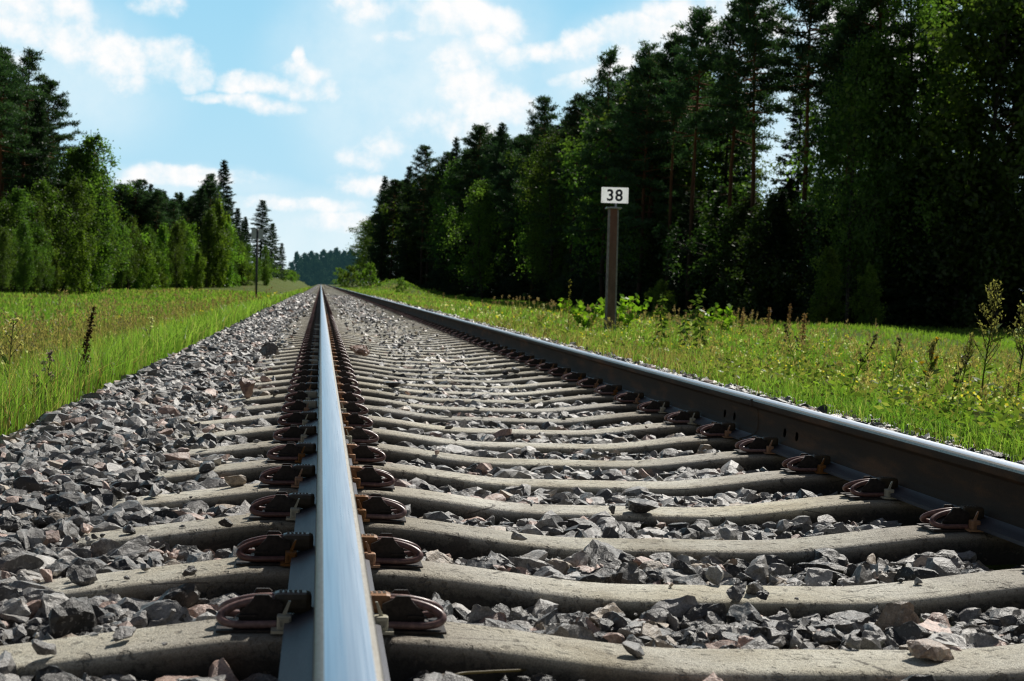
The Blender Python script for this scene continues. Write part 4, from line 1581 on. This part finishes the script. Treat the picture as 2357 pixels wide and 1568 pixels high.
# silhouette trees of the right forest: (kind, tip px, tip py, distance, label, width)
for kind, px, py, y, wd, lab in [
    ('spruce', 884, 408, 292, 1.25, 'farthest conifer of the right forest, at its sharp left end above the track'),
    ('pine', 905, 418, 285, 1.2, 'flat topped pine with a branch jutting left at the far end of the right forest'),
    ('spruce', 945, 385, 272, 1.1, 'pointed spruce second from the far end of the right forest'),
    ('pine', 980, 340, 262, 1.1, 'ragged topped pine near the far end of the right forest'),
    ('spruce', 1045, 320, 238, 1.0, 'slim spruce whose tip rises left of the pair of birches in the right forest'),
    ('pine', 1105, 292, 222, 1.1, 'pine with a notched top in the middle of the right forest edge'),
    ('spruce', 1156, 285, 205, 1.1, 'spruce in front of the centre clouds in the right forest edge'),
    ('birch', 1120, 400, 190, 1.15, 'green birch set into the middle of the right forest edge'),
    ('pine', 1240, 228, 170, 1.05, 'open crowned pine standing above its neighbours in the middle of the right forest'),
    ('weep', 1285, 290, 158, 1.2, 'lighter yellow green birch right of the open crowned pine'),
    ('pine', 1330, 228, 146, 1.0, 'dark pine left of the tall one over the number plate'),
    ('spruce', 1375, 210, 140, 1.05, 'dense dark spruce just left of the number plate'),
    ('pine', 1410, 122, 122, 1.0, 'tall narrow pine rising directly above the number plate'),
    ('pine', 1490, 110, 108, 1.05, 'broad pine right of the tall narrow one over the number plate'),
    ('pine', 1555, 90, 104, .95, 'slender pine left of the highest tip under the right clouds'),
    ('pine', 1612, 28, 98, 1.0, 'pine whose tip stands highest against the right clouds'),
    ('pine', 1690, 8, 96, 1.0, 'pine whose crown touches the top edge right of the clouds'),
    ('pine', 1760, -60, 92, 1.0, 'tall pine with a bare reddish trunk beside the bright gap in the forest'),
    ('pine', 1885, -90, 88, 1.1, 'tall pine with a dark straight trunk right of the bright gap in the forest'),
    ('weep', 1980, 50, 80, .75, 'light green birch hanging in front of the dark pines at upper right'),
    ('pine', 2040, -150, 82, 1.05, 'dark pine cut by the top edge right of the light green birch'),
    ('weep', 2120, -120, 80, 1.1, 'tall weeping birch in the upper right of the photo'),
    ('birch', 2235, -160, 79, 1.15, 'tall dark birch between the weeping birch and the right edge'),
    ('birch', 2330, -140, 78, 1.15, 'tall birch cut off by the right edge of the photo'),
    ('spruce', 2180, -60, 84, 1.2, 'dark spruce wedged between the tall birches at upper right'),
    ('pine', 2420, -160, 82, 1.1, 'pine just past the birch at the right edge, only its branches in the photo'),
]:
    top_tree(kind, px, py, y, lab, RG, wd, v=(5 + int(px) % 2) if kind == 'pine' and 1550 < px < 1950 else None)


def right_line(t):
    """front of the right forest: (X, Y) control points"""
    ctl = np.array([(13.3, 300), (19.0, 285), (22.5, 235), (23.5, 165), (23.0, 112), (24.5, 92), (29, 79), (39, 76), (52, 74)], float)
    s_ = np.linspace(0, 1, len(ctl))
    return np.interp(t, s_, ctl[:, 0]), np.interp(t, s_, ctl[:, 1])


LINE_X = [700, 830, 884, 980, 1105, 1240, 1330, 1410, 1612, 1760, 2357, 3000]
LINE_Y = [640, 600, 440, 370, 320, 300, 265, 200, 110, 40, -120, -200]


def inner_height(x, y, q):
    """keep the filler trees under the outline of the silhouette trees"""
    def line(px):
        ly = np.interp(px, LINE_X, LINE_Y)
        return ly + (q * (660 - ly) if q < 1 else q)
    return height_to(x, y, line) - float(zg(x, y))


for i in range(190):                                           # inner rows
    t = (i + tr.random()) / 190
    if t > .56 and (i % 5 < 3 or .60 < t < .70 and i % 2):     # thinner behind the pines, where the sky shows through
        continue
    x, y = right_line(t)
    d = tr.uniform(.5, 18)
    x, y = x + d * (1 if t < .55 else .5), y + d * (.25 if t < .55 else .9)
    ppx = project(x, y, 8)[0]
    if (1540 < ppx < 1920 and tr.random() < .72) or (1920 <= ppx < 2450 and tr.random() < .45):
        continue
    H = max(6, min(21, inner_height(x, y, tr.uniform(.0, .30 if t < .5 else .2))))
    kind = tr.choices(['pine', 'spruce', 'birch'], [4, 5, 3] if t < .6 else [7, .4, 1.2])[0]
    tree(kind, x, y, H, {'pine': 'dark pine packed among the others inside the right-hand forest', 'spruce': 'dark spruce packed among the others inside the right-hand forest', 'birch': 'half hidden birch packed among the conifers of the right-hand forest'}[kind], RGI, tr.uniform(.9, 1.15))
for i in range(100):                                           # dark understorey that closes the lower half
    t = (i + tr.random()) / 100
    x, y = right_line(t)
    d = tr.uniform(.5, 12)
    x, y = x + d * (1 if t < .55 else .4), y + d * (.2 if t < .55 else 1)
    H = max(3.5, min(9.0, inner_height(x, y, 330)))
    kind = tr.choices(['spruce', 'under'], [5, 5])[0]
    tree(kind, x, y, H * tr.uniform(.8, 1.1), 'young spruce in the dark undergrowth of the right-hand forest' if kind == 'spruce' else 'leafy young tree in the dark undergrowth of the right-hand forest', 'undergrowth of the right-hand forest', 1.7 if kind == 'spruce' else 1.25)
for i in range(34):                                            # second screen behind, so that no horizon shows
    t = .15 + .85 * (i + tr.random()) / 34
    x, y = right_line(t)
    d = tr.uniform(22, 34)
    x, y = x + d * (1 if t < .55 else .3), y + d * (.3 if t < .55 else 1)
    H = max(4, min(10.5, inner_height(x, y, 330)))
    tree('spruce', x, y, H, 'dark spruce standing deep inside the right-hand forest', 'spruces deep in the right-hand forest', 1.9)

# close-set trees that carry the outline down to the vanishing point
OX = [815, 830, 845, 860, 884, 945, 1010, 1045, 1105, 1185, 1240, 1285, 1330, 1375, 1410, 1450, 1490, 1560]
OY = [612, 583, 535, 485, 425, 395, 365, 335, 305, 310, 270, 285, 250, 225, 190, 190, 140, 110]
DX = [815, 830, 850, 884, 945, 1045, 1156, 1240, 1330, 1410, 1490, 1560]
DD_ = [640, 520, 390, 300, 278, 243, 208, 174, 150, 126, 112, 106]
for px in range(818, 1560, 9):
    px_ = px + tr.uniform(-4, 4)
    y = float(np.interp(px_, DX, DD_)) + tr.uniform(0, 14)
    py = float(np.interp(px_, OX, OY)) + tr.uniform(2, 42) * (1 if px > 900 else .5)
    kind = tr.choices(['pine', 'spruce', 'birch'], [4, 5, 2])[0]
    top_tree(kind, px_, py, y, {'pine': 'pine in the unbroken wall of trees running down to the vanishing point, right', 'spruce': 'spruce in the unbroken wall of trees running down to the vanishing point, right', 'birch': 'birch in the unbroken wall of trees running down to the vanishing point, right'}[kind], 'wall of trees on the right of the far track', tr.uniform(.95, 1.25) * (1.5 if px < 884 else 1))

# bushes on the bank at the far right of the track
for px, py, y, lab in [(812, 612, 215, 'green bush on the bank where the right forest meets the track'),
                       (790, 618, 260, 'dark green bush nearest the track at the far right'),
                       (855, 606, 190, 'sunlit bush on top of the grassy bank right of the track'),
                       (925, 640, 150, 'low yellow green bush at the foot of the grassy bank')]:
    top_tree('bush', px, py, y, lab, 'bushes at the far right of the track', 1.15)
for px, py, y, lab in [(1520, 640, 84, 'small sapling glowing green at the dark forest edge right of the number plate'),
                       (1905, 560, 74, 'pale green sapling in front of the dark right forest'),
                       (2010, 610, 72, 'leafy young tree catching light at the dark forest edge on the right')]:
    top_tree('young', px, py, y, lab, 'saplings at the foot of the right forest', 1.1)

# left forest
LG, LGI = 'trees along the front of the left forest', 'trees packed inside the left forest'
for kind, px, py, y, wd, lab in [
    ('pine', -40, 110, 128, 1.2, 'tall pine cut off by the left edge of the photo'),
    ('pine', 12, 120, 134, 1.15, 'tall dark pine at the left edge of the photo'),
    ('pine', 55, 122, 140, 1.15, 'tall pine with a layered crown, highest on the left side'),
    ('pine', 118, 190, 146, 1.1, 'pine stepping down right of the highest one on the left'),
    ('spruce', 88, 230, 138, 1.2, 'dark spruce in front of the tall pines on the left'),
    ('birch', 205, 285, 142, 1.15, 'tall soft green birch at the right end of the tall left trees'),
    ('birch', 175, 400, 136, 1.2, 'lower birch in front of the tall birch on the left'),
    ('pine', 270, 425, 205, 1.2, 'pine just right of the tall birch in the lower left treeline'),
    ('pine', 320, 415, 212, 1.1, 'second pine right of the tall birch in the lower left treeline'),
    ('pine', 365, 440, 215, 1.1, 'round topped pine in the middle of the lower left treeline'),
    ('spruce', 345, 425, 220, 1.0, 'small pointed spruce in the middle of the lower left treeline'),
    ('pine', 410, 448, 225, 1.1, 'pine left of the tall pointed spruce by a gap'),
    ('pine', 478, 405, 235, 1.1, 'pine leaning on the left side of the tall pointed spruce'),
    ('spruce', 517, 372, 240, 1.35, 'tall dark pointed spruce rising above the left treeline'),
    ('spruce', 548, 480, 250, 1.5, 'smaller spruce on the right shoulder of the tall pointed one'),
    ('spruce', 602, 462, 300, 1.9, 'wide spruce directly behind the trackside sign'),
    ('spruce', 630, 515, 330, 1.7, 'spruce stepping down right of the trackside sign'),
    ('spruce', 648, 560, 380, 1.6, 'last spruce of the left forest above the vanishing track'),
]:
    top_tree(kind, px, py, y, lab, LG, wd)
for px, py, y, wd, lab in [
    (8, 520, 118, 1.2, 'bright leafy birch at the left edge below the tall pines'),
    (60, 500, 122, 1.2, 'leafy young birch at the foot of the tallest left pine'),
    (110, 545, 126, 1.1, 'young birch glowing green between the pine and the soft birch on the left'),
    (185, 520, 130, 1.2, 'young birch under the tall soft green birch'),
    (240, 500, 150, 1.2, 'young birch just right of the tall soft green birch'),
    (300, 490, 165, 1.3, 'bright green young birch standing proud in the lower left treeline'),
    (345, 545, 170, 1.2, 'yellow green young birch sloping down right of the bright one'),
    (410, 505, 185, 1.1, 'narrow bright birch in the middle of the left edge'),
    (455, 575, 190, 1.1, 'small dark green birch right of the narrow bright one'),
    (480, 470, 205, 1.3, 'large light green birch left of the tall pointed spruce'),
    (515, 500, 215, 1.2, 'light green birch in front of the tall pointed spruce'),
    (555, 555, 230, 1.1, 'slim pale birch left of the trackside sign'),
    (610, 560, 240, 1.0, 'slim birch just right of the trackside sign pole'),
]:
    top_tree('young' if px % 2 else 'birch', px, py, y, lab, 'young birches along the left forest edge', wd * .8)
for i in range(44):
    px = -20 + 640 * (i + tr.random()) / 44
    y = float(np.interp(px, [0, 150, 300, 450, 620], [120, 132, 168, 198, 245])) + tr.uniform(-4, 10)
    py = float(np.interp(px, [0, 60, 110, 185, 240, 300, 345, 410, 455, 480, 515, 555, 610], [530, 520, 545, 520, 500, 500, 540, 510, 560, 480, 510, 560, 570])) + tr.uniform(-35, 75)
    top_tree(tr.choice(['young', 'birch', 'birch', 'birch']), px, py, y, 'slim leafy tree in the bright green belt along the left forest edge', 'bright green belt along the left forest edge', tr.uniform(.7, 1.15))
for i in range(34):
    px = 228 + 255 * (i + tr.random()) / 34
    py = float(np.interp(px, [228, 270, 320, 365, 410, 440, 483], [425, 426, 418, 436, 446, 438, 408])) + tr.uniform(0, 34)
    kind = tr.choice(['pine', 'pine', 'spruce'])
    top_tree(kind, px, py, tr.uniform(200, 232), {'pine': 'pine in the even row of crowns right of the tall left trees', 'spruce': 'spruce in the even row of crowns right of the tall left trees'}[kind], 'even row of crowns in the left forest', tr.uniform(1.15, 1.45))
for px, py in [(-25, 430), (12, 455), (40, 420), (75, 440), (100, 400), (125, 430), (150, 370), (170, 320), (222, 370), (236, 430), (190, 420), (52, 470)]:
    y = float(np.interp(px, [-30, 240], [124, 142])) + tr.uniform(0, 6)
    top_tree(tr.choice(['birch', 'birch', 'weep']), px, py, y, 'tall leafy birch in the close mass of trees at far left', 'tall birches in the mass at far left', tr.uniform(1.0, 1.3))
for i in range(90):
    t = (i + tr.random()) / 90
    ctl = np.array([(-46, 128), (-36, 140), (-30, 150), (-27, 185), (-24, 215), (-20, 255), (-17, 310), (-15, 400)], float)
    s_ = np.linspace(0, 1, len(ctl))
    x, y = np.interp(t, s_, ctl[:, 0]), np.interp(t, s_, ctl[:, 1])
    d = tr.uniform(2, 18)
    x, y = x - d, y + d * .4
    jit = tr.uniform(-8, 50)
    H = max(4, height_to(x, y, lambda px: np.interp(px, [-200, 0, 110, 200, 240, 420, 470, 520, 560, 600, 650, 735], [150, 160, 250, 380, 445, 462, 430, 430, 500, 500, 590, 648]) + jit) - float(zg(x, y)))
    kind = tr.choices(['pine', 'spruce', 'birch'], [4, 3, 1])[0]
    tree(kind, x, y, H, {'pine': 'pine packed among the others inside the left forest', 'spruce': 'dark spruce packed among the others inside the left forest', 'birch': 'half hidden birch packed inside the left forest'}[kind], LGI, 1.15)
for i in range(64):                                           # leafy skirt at the foot of the left forest
    t = (i + tr.random()) / 64
    ctl = np.array([(-40, 118), (-31, 126), (-24, 138), (-22, 165), (-19, 195), (-15, 225), (-13, 260)], float)
    s_ = np.linspace(0, 1, len(ctl))
    x, y = np.interp(t, s_, ctl[:, 0]) + tr.uniform(-2, .5), np.interp(t, s_, ctl[:, 1]) + tr.uniform(-3, 3)
    tree('bush' if tr.random() < .75 else 'young', x, y, tr.uniform(1.4, 3.6), 'low leafy shrub in the skirt of green at the foot of the left forest', 'shrubs at the foot of the left forest', 1.2)
for i in range(30):                                           # bushes on the far left bank beside the track
    t = (i + tr.random()) / 30
    y = 215 + 330 * t
    x = -8.5 - tr.uniform(0, 5.5) * (1 - t * .6)
    tree('bush', x, y, tr.uniform(1.8, 3.6), 'pale green bush on the bank where the left verge meets the far track', 'bushes on the far left bank', 1.3)

# the blue hazy wood that closes the line of sight
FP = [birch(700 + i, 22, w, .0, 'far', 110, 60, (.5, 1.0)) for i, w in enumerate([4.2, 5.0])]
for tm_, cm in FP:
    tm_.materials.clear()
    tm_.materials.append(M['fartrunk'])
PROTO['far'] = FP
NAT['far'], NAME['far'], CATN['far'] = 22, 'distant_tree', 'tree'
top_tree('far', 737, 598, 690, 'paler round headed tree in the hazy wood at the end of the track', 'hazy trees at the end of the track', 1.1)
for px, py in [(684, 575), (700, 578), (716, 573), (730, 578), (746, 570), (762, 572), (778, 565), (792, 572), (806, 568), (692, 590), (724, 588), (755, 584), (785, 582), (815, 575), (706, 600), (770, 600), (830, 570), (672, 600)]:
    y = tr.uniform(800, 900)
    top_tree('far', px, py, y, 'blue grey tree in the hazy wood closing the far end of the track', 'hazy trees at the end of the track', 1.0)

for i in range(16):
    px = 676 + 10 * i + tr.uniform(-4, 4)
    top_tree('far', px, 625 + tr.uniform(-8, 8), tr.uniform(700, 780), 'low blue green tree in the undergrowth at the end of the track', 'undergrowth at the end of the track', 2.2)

# ----------------------------------------------------------------- sky
W = bpy.data.worlds.new('World')
S.world = W
W.use_nodes = True
k = NT.__new__(NT)
k.t = W.node_tree
k.t.nodes.clear()
SKY_S = 0.10
sky = k.n('ShaderNodeTexSky', sky_type='NISHITA', sun_disc=False, sun_elevation=SUN_EL, sun_rotation=SUN_AZ, altitude=100, air_density=1.0, dust_density=0.8, ozone_density=1.2)
dirv = k.n('ShaderNodeTexCoord').outputs['Generated']
sep = k.n('ShaderNodeSeparateXYZ', {'Vector': dirv}).outputs
yy = k.math('MAXIMUM', sep[1], 0.05)
U = k.math('DIVIDE', sep[0], yy)
Vv = k.math('DIVIDE', sep[2], yy)
uv = k.n('ShaderNodeCombineXYZ', {0: U, 1: Vv, 2: 0.0}).outputs[0]
wn = k.n('ShaderNodeTexNoise', {'Vector': uv, 'Scale': 24.0, 'Detail': 9.0, 'Roughness': 0.66})
wn2 = k.n('ShaderNodeTexNoise', {'Vector': uv, 'Scale': 9.0, 'Detail': 4.0, 'Roughness': 0.5})
ws = k.n('ShaderNodeSeparateColor', {'Color': wn.outputs['Color']}).outputs
ws2 = k.n('ShaderNodeSeparateColor', {'Color': wn2.outputs['Color']}).outputs
Uw = k.math('ADD', k.math('MULTIPLY_ADD', ws[0], 0.016, -0.008), k.math('ADD', U, k.math('MULTIPLY_ADD', ws2[0], 0.03, -0.015)))
Vw = k.math('ADD', k.math('MULTIPLY_ADD', ws[1], 0.014, -0.007), k.math('ADD', Vv, k.math('MULTIPLY_ADD', ws2[1], 0.016, -0.008)))


def blob(px, py, rx, ry, rot=0.0, pw=1.0):
    cu, cv = sight(px, py)
    du, dv = k.math('SUBTRACT', Uw, cu), k.math('SUBTRACT', Vw, cv)
    c0, s0 = math.cos(R(rot)), math.sin(R(rot))
    a = k.math('ADD', k.math('MULTIPLY', du, c0 / (rx / FPX)), k.math('MULTIPLY', dv, s0 / (rx / FPX)))
    b_ = k.math('ADD', k.math('MULTIPLY', du, -s0 / (ry / FPX)), k.math('MULTIPLY', dv, c0 / (ry / FPX)))
    d = k.math('ADD', k.math('MULTIPLY', a, a), k.math('MULTIPLY', b_, b_))
    return k.math('MULTIPLY', k.math('SUBTRACT', 1.0, d), pw)


def union(bl):
    out = bl[0]
    for q in bl[1:]:
        out = k.math('MAXIMUM', out, q)
    return out


puffs = union([blob(*q) for q in [
    (40, 20, 170, 75), (150, 90, 130, 50, -20), (265, 130, 120, 55, -18), (370, 150, 105, 60, -10), (430, 180, 70, 35), (315, 198, 60, 24, 0, .6), (10, 130, 60, 30),
    (640, 200, 140, 34), (690, 180, 70, 44), (690, 140, 20, 34), (750, 210, 45, 26), (600, 242, 90, 26, -8, .8), (560, 205, 60, 16), (500, 228, 80, 14, 0, .6),
    (1050, 20, 110, 34), (1140, 50, 80, 50), (1010, 50, 80, 26), (925, 75, 55, 20, 20, .6), (1080, 110, 90, 40, 25), (860, 10, 90, 40, 0, .7),
    (1090, 215, 70, 95), (1150, 240, 80, 60), (1040, 290, 120, 45), (1180, 130, 60, 30), (900, 335, 95, 40, 20, .6), (850, 365, 55, 26, 0, .55),
    (1240, 130, 110, 34, 18), (1340, 95, 90, 42, 12), (1440, 65, 110, 42), (1560, 80, 130, 42), (1290, 190, 60, 16, 20), (1640, 40, 140, 60), (1800, 30, 160, 90), (2000, 60, 300, 160), (1400, 160, 110, 26, 25), (1520, 120, 130, 40),
    (420, 400, 170, 20), (330, 412, 110, 16), (480, 418, 90, 20), (700, 470, 130, 22), (780, 510, 120, 26), (850, 425, 90, 24, 0, .55),
    (335, 12, 70, 30, 0, .6)]])
fine = k.n('ShaderNodeTexNoise', {'Vector': uv, 'Scale': 17.0, 'Detail': 11.0, 'Roughness': 0.60}).outputs['Fac']
uv2 = k.n('ShaderNodeVectorMath', {0: uv, 1: (0.006, 0.009, 0.0)}, operation='ADD').outputs[0]
fine2 = k.n('ShaderNodeTexNoise', {'Vector': uv2, 'Scale': 17.0, 'Detail': 11.0, 'Roughness': 0.60}).outputs['Fac']
puffs = k.math('ADD', puffs, k.math('MULTIPLY_ADD', fine, 5.2, -2.6))
pf = k.n('ShaderNodeMapRange', {'Value': puffs, 'From Min': -0.25, 'From Max': 0.95, 'To Min': 0.0, 'To Max': 1.0}, interpolation_type='SMOOTHSTEP').outputs[0]
veil = union([blob(*q) for q in [(960, 150, 330, 300, 0, .9), (1100, 330, 260, 170), (720, 560, 420, 130, 0, .9), (1500, 130, 380, 140, 20, .8), (60, 120, 330, 170, -20, .7), (380, 420, 300, 40, 0, .7), (2000, 300, 600, 500, 0, .8)]])
vf = k.math('MULTIPLY', k.n('ShaderNodeMapRange', {'Value': veil, 'From Min': -0.5, 'From Max': 1.0}, interpolation_type='SMOOTHSTEP').outputs[0],
            k.math('MULTIPLY_ADD', fine, 1.6, -0.12, clamp=True))
vf = k.math('MULTIPLY', vf, 0.85)
# clear-sky colour low in front: saturated blue-cyan, paler towards the horizon
cl = k.n('ShaderNodeMapRange', {'Value': Vv, 'From Min': 0.0, 'From Max': 0.24}).outputs[0]
clear = k.ramp(cl, [(0.0, (.72, .93, 1.0)), (.28, (.50, .81, .99)), (.55, (.43, .78, .985)), (1.0, (.31, .69, .95))])
inv = 1 / SKY_S
clear = k.mix(1.0, clear, (inv, inv, inv), 'MULTIPLY')
k.t.nodes[-1].clamp_result = False
up = k.n('ShaderNodeMapRange', {'Value': sep[2], 'From Min': 0.20, 'From Max': 0.50, 'To Min': 1.0, 'To Max': 0.0}, interpolation_type='SMOOTHSTEP').outputs[0]
fw = k.n('ShaderNodeMapRange', {'Value': sep[1], 'From Min': 0.15, 'From Max': 0.6}, interpolation_type='SMOOTHSTEP').outputs[0]
front = k.math('MULTIPLY', up, fw)
base = k.mix(k.math('MULTIPLY', front, .92), k.mix(1.0, sky.outputs[0], (.30, .30, .30), 'MULTIPLY'), clear)
c = k.mix(k.math('MULTIPLY', front, vf), base, (.86 * inv, .96 * inv, 1.0 * inv))
cloudc = k.mix(k.n('ShaderNodeMapRange', {'Value': k.math('SUBTRACT', fine, fine2), 'From Min': -0.11, 'From Max': 0.05}).outputs[0], (.74 * inv, .89 * inv, .97 * inv), (1.0 * inv, 1.0 * inv, 1.0 * inv))
c = k.mix(k.math('MULTIPLY', front, pf), c, cloudc)
# unseen cumulus added over the rest of the sky as neutral fill light
cn = k.n('ShaderNodeTexNoise', {'Vector': dirv, 'Scale': 3.2, 'Detail': 6.0, 'Roughness': 0.6}).outputs['Fac']
cf = k.n('ShaderNodeMapRange', {'Value': cn, 'From Min': 0.46, 'From Max': 0.60, 'To Max': 0.85}, interpolation_type='SMOOTHSTEP').outputs[0]
lowc = k.n('ShaderNodeMapRange', {'Value': sep[2], 'From Min': 0.35, 'From Max': 0.85, 'To Min': 1.0, 'To Max': 0.15}, interpolation_type='SMOOTHSTEP').outputs[0]
rest = k.math('MULTIPLY', k.math('SUBTRACT', 1.0, front), k.math('MULTIPLY', cf, lowc))
c = k.mix(rest, c, (.34 * inv, .345 * inv, .35 * inv))
bg = k.n('ShaderNodeBackground', {'Color': c, 'Strength': SKY_S}).outputs[0]
k.t.links.new(bg, k.n('ShaderNodeOutputWorld').inputs['Surface'])

# sun
sd = Vector((math.sin(SUN_AZ) * math.cos(SUN_EL), math.cos(SUN_AZ) * math.cos(SUN_EL), math.sin(SUN_EL)))
la = bpy.data.lights.new('sun', 'SUN')
la.energy = 5.0
la.angle = R(.5)
la.color = (1.0, .955, .88)
so = link('sun', la, None, (20, 30, 60))
so.rotation_euler = (-sd).to_track_quat('-Z', 'Y').to_euler()

# camera
cd = bpy.data.cameras.new('camera')
cd.lens = LENS
cd.sensor_width = 36
cd.clip_start = .05
cd.clip_end = 5000
cd.dof.use_dof = True
cd.dof.focus_distance = 4.3
cd.dof.aperture_fstop = 11
co_ = link('camera', cd, None, (0, 0, CAM_Z))
co_.matrix_world = Matrix(((CR[0], CU[0], -CF[0], 0), (CR[1], CU[1], -CF[1], 0), (CR[2], CU[2], -CF[2], CAM_Z), (0, 0, 0, 1)))
S.camera = co_

S.view_settings.view_transform = 'Standard'
S.view_settings.look = 'None'
S.view_settings.exposure = 0
S.cycles.use_denoising = True
S.cycles.filter_width = 1.15
S.cycles.max_bounces = 6
S.cycles.transmission_bounces = 3
S.cycles.sample_clamp_indirect = 6
